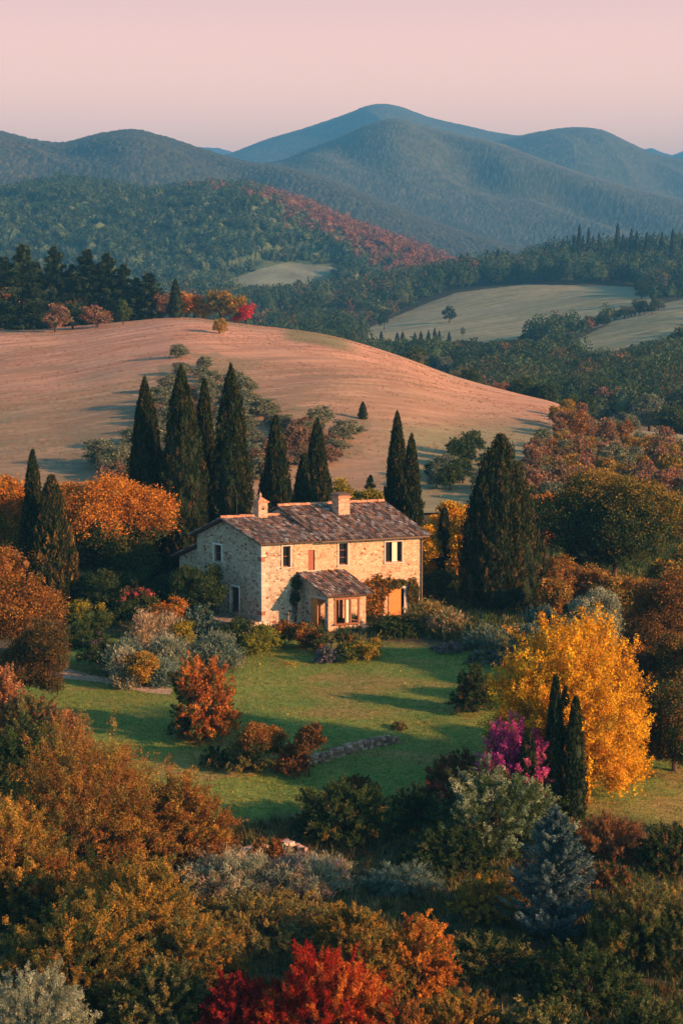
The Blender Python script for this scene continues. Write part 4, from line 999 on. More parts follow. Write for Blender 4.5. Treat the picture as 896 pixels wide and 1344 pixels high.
# --- trees around the house
tree('broadleaf_tree', 'tree', 'large orange-topped tree with green lower boughs left of the cypress row', 124, 606, 190, 134, DKGREEN+[(1, (.14, .10, .02))], pal2=ORANGE[:2]+[(2, (.36, .16, .025))], p2=lambda rel, r: .5+(rel[:, 2]-.0)*.9, lobes=22, zb=.08, hole=.1)
tree('broadleaf_tree', 'tree', 'orange tree at the left edge behind the slim cypresses', 14, 612, 120, 139, OLIVEGOLD, pal2=ORANGE, p2=top(.1), lobes=16, zb=.1)
tree('broadleaf_tree', 'tree', 'rust-orange rounded tree at the left edge of the garden', 22, 692, 135, 108, RUST, pal2=RUSTDK, p2=lambda rel, r: .5-(rel[:, 2]+.25)*.9, lobes=22, zb=.1, cl=24)
shrub('broadleaf_shrub', 'shrub', 'dark green bush with brown tips below the rust-orange tree', 50, 800, 96, 103, 'lobe', RUSTDK+[(4, (.04, .05, .02))], lobes=12)
shrub('feathery_shrub', 'shrub', 'pink-orange feathery bush cut by the left edge', 5, 866, 62, 97, 'spray', PINKISH)
shrub('feathery_shrub', 'shrub', 'low olive-brown bush just below the dark green bush at the left edge', 40, 906, 84, 96, 'spray', OLIVE+RUST[:1])
shrub('feathery_shrub', 'shrub', 'low pinkish brush at the left end of the footpath', 78, 905, 80, 95, 'spray', PINKISH+[(2, (.16, .12, .05))], hs=.8)
tree('broadleaf_tree', 'tree', 'big rounded dark green tree with orange tips right of the largest cypress', 806, 619, 205, 140, DKGREEN+[(.7, (.10, .08, .02))], pal2=[(3, (.26, .16, .03)), (2, (.14, .12, .025))], p2=lambda rel, r: .30+rel[:, 2]*.36+rel[:, 0]*.14, lobes=26, hole=.06, zb=.05, scale=1.1)
tree('broadleaf_tree', 'tree', 'yellow-green tree behind the farmhouse ridge', 468, 614, 80, 150, YELGREEN, lobes=12)
for a in ((572, 648, 56, 147, 'yellow slender tree just right of the farmhouse roof', YELLOW), (606, 640, 66, 141, 'yellow-orange tree left of the largest cypress', YELLOW+ORANGE[:1]+YELGREEN[:1]), (612, 655, 56, 134, 'golden-leaved young tree against the left side of the biggest cypress', YELLOW+YELGREEN[:1]), (562, 664, 44, 135, 'yellow-green young tree right behind the roof corner', YELLOW[:2]+YELGREEN), (588, 690, 44, 139, 'orange young tree beside the small dark cypress', ORANGERED), (716, 636, 60, 150, 'orange tree behind the right flank of the largest cypress', ORANGE), (560, 690, 30, 142, 'dull orange tree at the corner of the roof', RUST)):
    tree('young_tree', 'tree', a[4], *a[:4], a[5], lobes=9, zb=.06, group='small autumn trees behind the house')
for a in ((755, 733, 115, 128, 'bronze-orange tree behind the yellow tree, left one', RUST+[(2, (.30, .20, .05))]), (818, 746, 110, 124, 'gold-bronze tree below the big rounded dark tree', OLIVEGOLD+RUST[:1]), (893, 716, 100, 130, 'olive-gold tree at the right edge under the big dark tree', OLIVEGOLD), (720, 752, 60, 123, 'small bronze tree touching the right flank of the biggest cypress', OLIVEGOLD+RUST), (868, 745, 150, 106, 'large brown-leaved tree at the right edge', RUSTDK+RUST[:1]), (835, 830, 110, 102, 'dark brown tree behind the right side of the yellow tree', RUSTDK), (888, 880, 150, 93, 'dark green-brown tree low at the right edge', DKGREEN+RUSTDK), (912, 800, 120, 99, 'brown tree cut by the right edge above the dark one', RUSTDK+OLIVEGOLD[:1])):
    tree('broadleaf_tree', 'tree', a[4], *a[:4], a[5], lobes=17, zb=-.1, hole=.12, group='brown and bronze trees on the right')
shrub('silver_shrub', 'shrub', 'pale silver bush behind the top of the yellow tree', 784, 770, 74, 115, 'lobe', SILVER)
shrub('silver_shrub', 'shrub', 'blue-green feathery bush at the foot of the largest cypress', 712, 790, 60, 118, 'spray', TEAL)
shrub('broadleaf_shrub', 'shrub', 'dark shrub at the right corner of the farmhouse', 572, 745, 46, 130, 'lobe', DKGREEN)
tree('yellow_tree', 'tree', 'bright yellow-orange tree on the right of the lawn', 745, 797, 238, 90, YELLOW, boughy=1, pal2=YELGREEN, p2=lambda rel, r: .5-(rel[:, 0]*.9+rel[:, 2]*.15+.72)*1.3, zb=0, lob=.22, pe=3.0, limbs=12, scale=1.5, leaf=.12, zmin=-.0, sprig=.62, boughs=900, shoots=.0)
shrub('purple_shrub', 'shrub', 'magenta flowering shrub left of the slim cypresses', 680, 930, 112, 86.6, 'spray', [(a, tuple(1.25*q for q in c)) for a, c in PURPLE], lob=.16, shoots=0, pal2=[(2, (.45, .12, .16)), (1, (.45, .06, .2))], p2=lambda rel, r: .35+rel[:, 0]*.5, zmin=.0)
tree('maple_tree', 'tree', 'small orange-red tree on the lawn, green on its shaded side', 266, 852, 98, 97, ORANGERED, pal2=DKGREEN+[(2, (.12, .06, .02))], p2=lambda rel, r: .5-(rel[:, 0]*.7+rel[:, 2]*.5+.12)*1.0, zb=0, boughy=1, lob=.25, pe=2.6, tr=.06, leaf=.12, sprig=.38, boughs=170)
shrub('lawn_shrub', 'shrub', 'rounded rust and green bush on the lawn behind the stone wall', 354, 940, 78, 93, 'lobe', RUST, pal2=DKGREEN, p2=lambda rel, r: .5-(rel[:, 2]-.1)*.8, lobes=9)
shrub('lawn_shrub', 'shrub', 'olive grassy bush between the orange-red tree and the rust bush', 320, 968, 52, 92.5, 'spray', OLIVE)
shrub('lawn_shrub', 'shrub', 'low dark plant at the foot of the orange-red tree', 286, 976, 50, 93, 'spray', DKGREEN+[(1, (.16, .08, .03))])
shrub('lawn_shrub', 'shrub', 'low reddish bush at the left end of the curved stone wall', 384, 970, 50, 92, 'spray', RUST+[(1, (.38, .14, .09))])
tree('young_tree', 'tree', 'small thin tree with a bare stem before the curved stone wall', 406, 946, 50, 91.5, RUSTDK+RUST[:1], zb=.36, lobes=6, tr=.05, hole=.25, leaf=.1)
shrub('lawn_shrub', 'shrub', 'small tuft at the right end of the curved stone wall', 524, 963, 22, 99, 'spray', OLIVE)
shrub('broadleaf_shrub', 'shrub', 'dark round bush at the right edge of the lawn', 622, 867, 56, 102, 'spray', DKGREEN+[(1.4, (.10, .07, .03))], lob=.15)
shrub('broadleaf_shrub', 'shrub', 'low bushes with brown heads on the lower lawn', 470, 1008, 52, 90, 'spray', RUSTDK, hs=.7)

# --- garden beds
BEDS = [
 ('big dark climbing bush before the gable wall', 262, 737, 70, 122.3, 'lobe', DKGREEN, {}),
 ('dark green bush behind the beds left of the gable', 205, 745, 80, 128, 'lobe', DKGREEN, {}),
 ('tall dark shrub below the orange-topped tree', 150, 745, 80, 126, 'lobe', DKGREEN, {}),
 ('green shrub with a yellow crown at the left end of the beds', 118, 776, 58, 118, 'lobe', MIDGREEN, dict(pal2=YELGREEN, p2=top(.3))),
 ('dark shrub with pink flowers left of the beige grasses', 178, 768, 56, 120, 'lobe', DKGREEN, dict(pal2=[(1, (.45, .06, .08)), (3, (.10, .07, .03))], p2=top(.55, 1.2))),
 ('dark green mound at the left edge of the beds', 104, 812, 50, 112, 'lobe', DKGREEN, {}),
 ('dusky purple-green mound beside the grass patch', 128, 826, 44, 110.5, 'lobe', DKGREEN+[(1, (.1, .06, .10))], {}),
 ('taller beige plume grass, left of two', 192, 803, 44, 114, 'spray', BEIGE, dict(asp=.16, up=.8, shoots=.3)),
 ('beige plume grass, right of two', 219, 806, 46, 114.5, 'spray', BEIGE, dict(asp=.16, up=.8, shoots=.3)),
 ('orange and yellow flowering shrub left of the gable terrace', 222, 782, 54, 117.5, 'lobe', YELGREEN, dict(pal2=ORANGE, p2=top(.1))),
 ('rounded yellow-leaved bush below the flowering shrub', 241, 808, 30, 114, 'lobe', YELGREEN, {}),
 ('grey-green bush between the beige grasses and the terrace', 262, 792, 56, 117, 'spray', TEAL, {}),
 ('silver-green lavender mound at the left end of the front row', 164, 838, 62, 110, 'spray', TEAL+SILVER[:1], dict(asp=.18)),
 ('silver-green lavender mound behind the yellow bush', 222, 832, 66, 110.5, 'spray', SILVER+TEAL[:1], dict(asp=.18)),
 ('wide silver-green mound at the right end of the front row', 284, 830, 62, 111, 'spray', TEAL+SILVER[:1], dict(asp=.18)),
 ('silver-topped round shrub beside the yellow bush', 166, 848, 34, 107, 'spray', SILVER+BEIGE[:1], dict(asp=.2)),
 ('round golden bush at the front of the beds', 184, 846, 40, 106.5, 'lobe', [(2, (.30, .20, .03)), (2, (.40, .22, .03)), (1, (.14, .12, .03))], {}),
 ('lavender mound between the golden bush and the lawn', 212, 862, 46, 107.5, 'spray', TEAL, dict(asp=.18)),
 ('low dark bush against the terrace wall', 312, 806, 52, 115.5, 'lobe', DKGREEN, {}),
 ('rounded yellow-green bush before the near corner of the house', 341, 820, 54, 113.5, 'lobe', [(3, (.13, .15, .022)), (2, (.22, .21, .025)), (1, (.06, .08, .02))], dict(lobes=9)),
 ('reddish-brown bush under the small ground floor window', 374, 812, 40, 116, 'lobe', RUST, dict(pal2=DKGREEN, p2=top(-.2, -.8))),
 ('brown and orange shrub left of the porch', 398, 812, 40, 115.6, 'lobe', RUST+DKGREEN[:2], {}),
 ('dark shrub below the porch side door', 422, 826, 40, 114.4, 'lobe', DKGREEN+RUST[:1], {}),
 ('orange and green plant climbing before the porch opening', 452, 822, 24, 115, 'lobe', DKGREEN+[(2, (.32, .15, .03))], {}),
 ('grey-violet lavender clump before the porch', 428, 842, 30, 112.4, 'spray', LAV, {}),
 ('low yellow-green plants right of the porch foot', 490, 838, 56, 113, 'lobe', YELGREEN+[(2, (.4, .22, .04))], dict(lobes=8)),
 ('small green clump below the porch pillar', 462, 838, 34, 112.5, 'lobe', MIDGREEN+YELGREEN[:1], {}),
 ('dark green mound below the garden door', 520, 806, 70, 119.5, 'spray', DKGREEN+MIDGREEN, {}),
 ('gold-tipped tall grasses right of the garden door', 558, 788, 54, 120.5, 'spray', OLIVE+[(2, (.30, .20, .06))], dict(asp=.2, up=.7)),
 ('feathery beige-green bush in the right-hand bed', 586, 800, 54, 119, 'spray', OLIVE+BEIGE[:1], dict(asp=.2, up=.6)),
 ('olive bush in the middle of the right-hand bed', 612, 812, 60, 118, 'spray', OLIVE, dict(asp=.22)),
 ('grey-green lavender mound at the end of the right-hand bed', 645, 820, 66, 116, 'spray', TEAL+OLIVE[:1], dict(asp=.2)),
 ('mauve lavender patch at the edge of the right-hand bed', 590, 842, 50, 115.5, 'spray', LAV, {}),
 ('low pale flowers edging the lawn before the largest cypress', 648, 850, 70, 112.6, 'spray', LAV+SILVER[:1]+DKGREEN[:1], {}),
 ('teal bush under the left boughs of the yellow tree', 694, 812, 50, 113, 'spray', TEAL, {}),
]
for L_, px, pt, w, Y, st, pal, kw in BEDS: shrub('garden_shrub', 'shrub', L_, px, pt, w, Y, st, pal, 'shrubs in the beds around the house', **kw)

# --- foreground thicket
FG = [
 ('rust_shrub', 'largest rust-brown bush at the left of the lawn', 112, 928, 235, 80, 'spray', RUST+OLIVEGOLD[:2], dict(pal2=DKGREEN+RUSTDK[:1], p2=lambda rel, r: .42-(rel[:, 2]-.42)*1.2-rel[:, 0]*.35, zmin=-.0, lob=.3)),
 ('rust_shrub', 'rust-orange bush reaching right towards the bottom of the lawn', 232, 1002, 165, 80.5, 'spray', RUST+OLIVEGOLD[:2], dict(pal2=RUSTDK, p2=lambda rel, r: .45-(rel[:, 2]-.2)*.9)),
 ('olive_shrub', 'green bush behind the rust-brown bush at the left edge', 40, 935, 130, 90, 'spray', DKGREEN+MIDGREEN[:1], {}),
 ('olive_shrub', 'olive-orange bush cut by the left edge below the rust bush', 12, 1040, 180, 75, 'spray', OLIVEGOLD+RUST[:1], dict(pal2=DKGREEN, p2=lambda rel, r: .5-(rel[:, 2]-.3)*.9)),
 ('olive_shrub', 'tall olive-gold bush in the lower left, its top arching right', 172, 1112, 190, 71, 'spray', OLIVEGOLD, dict(pal2=OLIVE, p2=top(.1, -.8), lob=.35)),
 ('olive_shrub', 'olive-gold bush with orange sprigs in the bottom left', 98, 1180, 230, 67, 'spray', OLIVEGOLD+DKGREEN[:1], dict(lob=.35)),
 ('olive_shrub', 'olive bush left of the red bush', 245, 1195, 150, 68, 'spray', OLIVEGOLD+OLIVE[:1], {}),
 ('olive_shrub', 'dark olive bush low beside the red bush', 205, 1258, 150, 64, 'spray', OLIVE+DKGREEN, {}),
 ('silver_shrub', 'silver-leaved bush in the bottom left corner', 36, 1262, 165, 61.5, 'spray', SILVER, dict(asp=.3, up=.9)),
 ('red_shrub', 'bright scarlet bush at the bottom of the picture', 428, 1234, 190, 62.5, 'spray', RED, dict(lob=.35, pal2=[(2, (.42, .12, .02)), (1, (.38, .06, .015))], p2=lambda rel, r: .42+rel[:, 0]*.5)),
 ('red_shrub', 'dark crimson bush left of the scarlet one', 318, 1262, 120, 63, 'spray', RED[:2]+CRIMSON, dict(lob=.3)),
 ('silver_grass', 'silvery tall grasses behind the olive bush, left half', 305, 1122, 130, 77, 'spray', SILVER+BEIGE[:1], dict(asp=.14, up=.8, jit=.02, shoots=.3)),
 ('silver_grass', 'silvery grey-mauve grasses right of the first clump', 402, 1124, 110, 77, 'spray', SILVER+LAV[:1]+BEIGE[:1], dict(asp=.14, up=.8, jit=.02, shoots=.3)),
 ('olive_shrub', 'wide olive-yellow bush before the silvery grasses', 345, 1180, 215, 72.5, 'spray', OLIVE+OLIVEGOLD[:1], {}),
 ('olive_shrub', 'gold-brown bush left of the orange one', 460, 1175, 105, 70.5, 'spray', OLIVEGOLD, {}),
 ('olive_shrub', 'orange-brown bush behind the scarlet bush', 478, 1215, 100, 66, 'spray', OLIVEGOLD+RUST[:1], {}),
 ('teal_shrub', 'rounded blue-green dome with grassy tips', 528, 1136, 98, 77.5, 'spray', TEAL, dict(asp=.14, up=.8, jit=.015, lob=.12, shoots=.3)),
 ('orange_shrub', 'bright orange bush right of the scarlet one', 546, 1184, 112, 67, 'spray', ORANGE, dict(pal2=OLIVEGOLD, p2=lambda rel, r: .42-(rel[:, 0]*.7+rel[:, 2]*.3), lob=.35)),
 ('golden_shrub', 'olive and yellow bush left of the blue spruce', 638, 1142, 100, 74.5, 'spray', OLIVEGOLD+[(3, (.42, .24, .03))], dict(pal2=DKGREEN, p2=top(-.35, -.9), lob=.35)),
 ('dark_shrub', 'dark green low bush between the orange bush and the spruce', 640, 1225, 150, 69, 'spray', DKGREEN+OLIVE[:2], {}),
 ('green_shrub', 'broad green bush in the middle with yellowish leaves', 455, 1020, 150, 84.5, 'spray', MIDGREEN+DKGREEN[:2]+[(1.2, (.16, .11, .03))], dict(lob=.3)),
 ('green_shrub', 'narrow green shrub between the two large central bushes', 545, 1025, 70, 86, 'spray', DKGREEN+MIDGREEN, dict(lob=.3)),
 ('brown_shrub', 'red-brown tinged bush on top of the central silver-green one', 606, 984, 120, 88, 'spray', RUSTDK+[(1.5, (.26, .06, .04))], dict(lob=.35)),
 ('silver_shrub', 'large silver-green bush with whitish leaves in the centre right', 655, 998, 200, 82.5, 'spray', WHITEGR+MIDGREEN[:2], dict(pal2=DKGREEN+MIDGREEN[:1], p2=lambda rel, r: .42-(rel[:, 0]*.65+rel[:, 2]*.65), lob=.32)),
 ('dark_shrub', 'dark green lower bush beneath the silver-green one', 590, 1085, 130, 80, 'spray', DKGREEN, {}),
 ('brown_shrub', 'feathery red-brown bush behind the spruce', 800, 1066, 125, 82, 'spray', BROWNRED, dict(asp=.3, up=.9)),
 ('dark_shrub', 'dark bush with orange specks at the right edge under the lawn', 880, 1078, 90, 80, 'spray', DKGREEN+[(1.2, (.14, .08, .03))], {}),
 ('brown_shrub', 'short brown bush below the feathery red-brown one', 800, 1130, 90, 77, 'spray', BROWNRED+DKGREEN[:1], {}),
 ('yew_shrub', 'upright green bush with yellow-tipped shoots in the lower right', 845, 1146, 160, 70, 'spray', MIDGREEN+OLIVE+[(1.6, (.26, .17, .035))], dict(asp=.32, up=1.4, zmin=.1, lob=.2)),
 ('yew_shrub', 'dark upright bush cut by the right edge in the lower corner', 900, 1170, 110, 69, 'spray', MIDGREEN+OLIVE[:2], dict(asp=.32, up=1.4, zmin=.1, lob=.2)),
 ('dark_shrub', 'dark bush at the foot of the blue spruce', 770, 1240, 150, 66, 'spray', DKGREEN+MIDGREEN, {}),
 ('hedge_shrub', 'low olive shrub at the bottom edge right of the scarlet bush', 600, 1300, 130, 62.5, 'spray', OLIVEGOLD+RUST[:1], {}),
 ('hedge_shrub', 'low yellow-green shrub at the bottom edge below the spruce', 715, 1310, 140, 62, 'spray', OLIVE+MIDGREEN, {}),
 ('hedge_shrub', 'low dark shrub in the bottom right corner', 860, 1310, 130, 61.5, 'spray', DKGREEN+OLIVE[:1], {}),
 ('hedge_shrub', 'orange-brown low shrub under the scarlet bush', 520, 1305, 110, 61.5, 'spray', RUST+ORANGE[:1], {}),
 ('orange_shrub', 'small orange plants over the pinkish stone wall', 352, 1092, 60, 80, 'spray', ORANGERED+RUSTDK, dict(hs=.9)),
]
for nm, L_, px, pt, w, Y, st, pal, kw in FG: shrub(nm, 'shrub', L_, px, pt, w, Y, st, pal, 'bushes in the foreground thicket', dens=kw.pop('dens', 3.2), **kw)
rng = nrng(); x, gz, w, h, d = spot(728, 1062, 150, 72)
root = empty('spruce_tree', (x, 72, gz)); tag(root, 'blue-grey spruce in the lower right of the foreground', 'spruce')
conifer(rng, w, h, 80000, .13, BLUESP, whorls=30, per=11, pw=.72, droop=-.25, tipup=.25, irregular=.28, zb=.02).build('crown', [NEEDLE], root)
b = MB(); b.tube([(0, 0, -.2), (0, 0, h*.5), (0, 0, h*.97)], [.12, .07, .012], 7); b.build('trunk', BARK, root)

# --- undergrowth and grass nobody could count
def scatter(name, n, reg, hgt, wid, pal, var, k=3, clump=1, seed=9, keep=None):
    rng = np.random.default_rng(seed); x0, x1, y0, y1 = reg
    m = n//clump; X = rng.uniform(-1, 1, m); Y = rng.uniform(y0, y1, m); X = X*np.abs(x1)*(Y/y1 if x0 is None else 1) if x0 is None else rng.uniform(x0, x1, m)
    if keep is not None: q = keep(X, Y); X, Y = X[q], Y[q]
    m = len(X); cc = pick(rng, pal, m)*rng.uniform(.75, 1.3, (m, 1)); X = np.repeat(X, clump)+rng.normal(size=m*clump)*wid*2; Y = np.repeat(Y, clump)+rng.normal(size=m*clump)*wid*2
    Z = H(X, Y); N_ = len(X); a = rng.uniform(0, 6.28, N_); hh = hgt*rng.uniform(.5, 1.3, N_); l = rng.normal(size=(N_, 2))*hgt*.35
    P = np.stack([X, Y, Z-.02], 1); wv = np.stack([np.cos(a), np.sin(a), 0*a], 1)*wid*.5*rng.uniform(.6, 1.3, N_)[:, None]
    V = np.stack([P-wv, P+wv, P+np.stack([l[:, 0], l[:, 1], hh], 1)], 1); b = MB(); b.kgons(V, 3, np.repeat(cc, clump, 0), 0)
    return tag(b.build(name, LEAF), kind='stuff')
def onlawn(X, Y):
    n1 = fbm(X/2.5, Y/5, 40, 4)
    return (Y+2*(n1-.5) > 86)&(Y+.15*X < 118)&(X > -16)
scatter('grass', 190000, (-17, 24, 85, 118), .085, .05, [(3, (.095, .17, .035)), (2, (.14, .20, .045)), (1.3, (.24, .20, .06))], .2, clump=3, keep=onlawn)
scatter('undergrowth', 260000, (-26, 26, 45, 87), .34, .055, DKGREEN+OLIVE+RUSTDK[:1], .2, clump=14, seed=12, keep=lambda X, Y: ~onlawn(X, Y))
scatter('undergrowth', 120000, (-34, 36, 118, 170), .4, .10, DKGREEN+OLIVE[:1]+MIDGREEN, .2, clump=14, seed=13)

PX_ = lambda X, Y: PW/2+F*X/(Y*CP+2.6)
scatter('dry_grass', 70000, (-80, 70, 190, 385), .20, .10, [(3, (.30, .16, .10)), (3, (.24, .14, .08)), (1, (.18, .14, .07))], .2, clump=5, seed=15, keep=lambda X, Y: (np.abs(X) < Y*.2)&(Y < curve(FC_Y, PX_(X, Y)))&(fbm(X/14, Y/9, 66, 3) > .42))
def litter(n, spots, pal, seed):
    rng = np.random.default_rng(seed); S = np.array(spots, float); i = rng.integers(0, len(S), n); r = np.abs(rng.normal(size=n))*S[i, 2]; a = rng.uniform(0, 6.28, n)
    X = S[i, 0]+np.cos(a)*r; Y = S[i, 1]+np.sin(a)*r; b = MB(); P = np.stack([X, Y, H(X, Y)+.03+rng.random(n)*.04], 1)
    leaves(b, P, rng.normal(size=(n, 3))*np.array([1, 1, .15]), .075, rng, pick(rng, pal, n), .7, 4, .8); return tag(b.build('fallen_leaves', LEAF), kind='stuff')
litter(3800, [(xat(741, 90), 90, 4.5), (xat(266, 97), 97, 2.2), (xat(354, 93), 93, 2.0), (xat(150, 90), 91, 4.0), (xat(380, 112), 112, 3.0), (xat(560, 100), 100, 9.0), (xat(300, 86), 88, 4.0)], ORANGE+YELLOW[:2]+RUST, 91)
# --- trees on the hillside: one of each kind, then copies
def proto(kind, pal, seed, w=1.0, h=1.0, n=2400, **kw):
    rng = np.random.default_rng(seed); b = MB()
    if kind == 'round':
        lobed(rng, w, h, .0, n, .055, pal, lobes=15, cl=12, k=3, core=True, b=b, sig=.045, asp=.8, hole=.1, **kw); mats = [LEAF, CORE]
    elif kind == 'cyp':
        cypress(rng, 3.0, 13.0, n, leaf=.42, b=b); b.v = [v*np.array([.3, .3, 1/13]) for v in b.v]; mats = [NEEDLE, CORE]
    else:
        conifer(rng, w, h, n, .075, pal, whorls=17, per=8, b=b, droop=.3, pw=.5, irregular=.35, **kw)
        b.tube([(0, 0, -.05), (0, 0, .5*h), (0, 0, .95*h)], [.035, .02, .005], 5, (.07, .05, .03), 1); mats = [NEEDLE, BARK]
    if kind == 'round': b.tube([(0, 0, -.06), (0, 0, .3*h)], [.05, .03], 5, (.07, .05, .03), 1)
    o = b.build('tree_source', mats); me = o.data; bpy.data.objects.remove(o); return me
def plant(name, me, px, pyb, wp, hp, label, cat, group, Y=None, rng=random.Random(4), xy=None, beyond=False):
    if xy is not None: x, y = xy; z = h1(x, y)
    elif Y is None:
        q = hit(px, pyb, float(curve(FC_Y, np.array([px]))[0])+60 if beyond else 172, 1500)
        if q is None: return None
        x, y, z = q
    else: x = xat(px, Y, 0); y = Y; z = h1(x, y)
    d = y*CP+(CZ-z)*SP; o = bpy.data.objects.new(name, me); COL.objects.link(o)
    o.location = (x, y, z-.1); s = d/F; o.scale = (wp*s, wp*s, hp*s); o.rotation_euler = (0, 0, rng.uniform(0, 6.28)); return tag(o, label, cat, group)
GREYGR = [(3, (.12, .145, .085)), (2, (.155, .175, .105)), (1, (.19, .18, .10))]
PR = {
 'grey': [proto('round', GREYGR, 10+i) for i in range(4)], 'brown': [proto('round', [(2, (.16, .10, .06)), (2, (.22, .13, .08)), (1, (.10, .09, .04))], 20+i) for i in range(3)],
 'orange': [proto('round', ORANGE, 30+i) for i in range(3)], 'yellow': [proto('round', [(2, (.55, .28, .03)), (1, (.4, .2, .03))], 40+i) for i in range(2)], 'red': [proto('round', [(2, (.42, .03, .04)), (1, (.5, .08, .06))], 45)],
 'dark': [proto('round', DKGREEN, 50+i) for i in range(4)], 'green': [proto('round', MIDGREEN, 60+i) for i in range(4)],
 'rust': [proto('round', RUSTDK[1:2]+RUST, 70+i) for i in range(3)], 'rose': [proto('round', [(2, (.25, .115, .07)), (2, (.20, .11, .06)), (1, (.30, .17, .09)), (1.4, (.13, .13, .06))], 80+i) for i in range(3)], 'olive': [proto('round', OLIVEGOLD, 90+i) for i in range(3)],
 'cyp': [proto('cyp', CYP, 100+i, n=2600) for i in range(2)], 'pine': [proto('pine', CYP[:2]+[(1, (.035, .055, .025))], 110+i, n=9000) for i in range(4)],
 'cypbig': [proto('cyp', CYP, 105, n=9000)],
}
rr = random.Random(11)
def PP(k): return rr.choice(PR[k])
crest = [ # kind, px, base row, width, height, label
 ('pine', 32, 432, 52, 95, 'tallest dark pine at the left end of the hilltop grove'), ('pine', 8, 428, 50, 80, 'dark pine cut by the left edge on the hilltop'), ('pine', 75, 424, 46, 90, 'dark pine second from the left on the hilltop'),
 ('pine', 52, 420, 40, 70, 'dark pine standing back between the two leftmost tall ones'), ('pine', 117, 416, 50, 84, 'broad dark pine in the middle of the hilltop grove'), ('pine', 144, 414, 44, 78, 'dark pine right of the broad middle one'),
 ('pine', 165, 410, 38, 64, 'shorter dark pine right of the grove centre'), ('pine', 130, 416, 40, 66, 'dark pine behind the gap in the grove centre'), ('pine', 197, 413, 42, 52, 'rightmost dark pine of the hilltop grove'), ('pine', 98, 412, 40, 68, 'slim dark pine left of the grove centre'),
 ('pine', 181, 410, 30, 48, 'small dark pine between the last two of the grove'),
 ('orange', 12, 405, 60, 60, 'orange tree behind the leftmost pines'), ('orange', 58, 385, 30, 40, 'red-orange crown showing between the pines'), ('yellow', 84, 418, 34, 44, 'yellow bush at the foot of the pines'), ('yellow', 100, 417, 30, 38, 'golden bush right of the yellow one under the pines'),
 ('rose', 73, 436, 34, 34, 'rounded brown-pink bush on the field edge'), ('dark', 96, 432, 30, 34, 'dark bush between two brown-pink ones'), ('rose', 128, 430, 38, 28, 'brown-pink bush right of the dark one'), ('green', 162, 426, 20, 30, 'small green bush on the field edge below the grove'),
 ('dark', 8, 432, 40, 36, 'grey-green bush at the left edge below the pines'), ('rose', 112, 400, 26, 36, 'reddish bush tucked between the pines'), ('rose', 212, 408, 26, 34, 'pinkish tree left of the hilltop cypress'),
 ('orange', 256, 400, 30, 30, 'orange tree right of the hilltop cypress'), ('yellow', 246, 408, 28, 34, 'golden tree touching the hilltop cypress'), ('yellow', 268, 414, 30, 22, 'low golden bush below the orange tree'),
 ('olive', 290, 420, 34, 38, 'brown-green tree left of the red one'), ('olive', 309, 422, 30, 34, 'olive tree beside the red one'), ('red', 325, 420, 20, 27, 'bright red small tree at the right end of the hilltop'), ('red', 314, 423, 18, 12, 'low crimson bush under the red tree'),
 ('olive', 288, 438, 18, 24, 'lone small olive-brown tree on the slope below the grove'),
 ('grey', 234, 470, 26, 20, 'small grey bush high on the field'),
]
for k, px, pyb, w, h, L_ in crest:
    q = hit(px, pyb, 195, 450); Yk = None if q is not None and q[1] < 420 else curve(FC_Y, np.array([px]))[0]+4
    plant({'pine': 'pine_tree', 'dark': 'hill_shrub', 'grey': 'hill_shrub'}.get(k, 'autumn_tree'), PP(k), px, pyb, w*(1.7 if k == 'pine' else 1.25), h*1.15, L_, 'pine' if k == 'pine' else 'tree' if h > 26 else 'shrub', 'trees on the hilltop', Y=Yk)
def lone_cyp(px, pt, w, pyb, label, Y=None):
    q = hit(px, pyb, 195, 1500) if Y is None else None; Y = Y or q[1]; x, gz, ww, hh, d = spot(px, pt, w, Y)
    o = bpy.data.objects.new('cypress_tree', PR['cypbig'][0]); COL.objects.link(o); o.location = (x, Y, gz-.1); o.scale = (ww*1.1, ww*1.1, hh); tag(o, label, 'cypress', 'lone cypresses on the field')
lone_cyp(230, 365, 17, 418, 'single pointed cypress on the hilltop', 375); lone_cyp(476, 526, 12, 550, 'tiny lone cypress in the middle of the golden field')
o = plant('fir_tree', PP('pine'), 486, 632, 32, 44, 'small bluish fir behind the yellow-green tree', 'fir', None, Y=185)
# grey-green scrub in the fold of the field
def inpoly1(p, poly): return bool(inpoly(np.array([p[0]]), np.array([p[1]]), poly)[0])
def veil(px, py, Y, h): # does a tree of height h standing here hide a far field?
    t = np.asarray(py)-F*np.asarray(h)*.85/np.asarray(Y)
    return inpoly(px, t, FIELD1)|inpoly(px, t, FIELD2)|inpoly(px, t, FIELD3)|inpoly(px, (t+py)/2, FIELD2)|inpoly(px, (t+py)/2, FIELD1)|inpoly(px, (t+py)/2, FIELD3)
def fill(poly, n, kinds, size, label, group, name='hill_tree', cat='tree', dmin=.5, asp=(.75, 1.1), beyond=False, seed=3, lim=1e9):
    r2 = random.Random(seed); xs = [p[0] for p in poly]; ys = [p[1] for p in poly]; got = []; t = 0
    while len(got) < n and t < n*60:
        t += 1; px = r2.uniform(min(xs), max(xs)); py = r2.uniform(min(ys), max(ys))
        if not inpoly1((px, py), poly): continue
        s = size(px, py)*r2.uniform(.7, 1.3)
        if beyond and bool(np.any(inpoly(np.array([px]), np.array([py-s*.9]), FIELD2)|inpoly(np.array([px]), np.array([py-s*.9]), FIELD1))): continue
        if any(abs(px-a) < s*dmin and abs(py-b_) < s*dmin*.6 for a, b_ in got): continue
        o = plant(name, r2.choice(PR[r2.choice(kinds(px, py, r2))]), px, py, s, s*r2.uniform(*asp), label, cat, group, beyond=beyond)
        if o is None or o.location.y > lim:
            if o is not None: bpy.data.objects.remove(o)
            continue
        got.append((px, py))
    return got
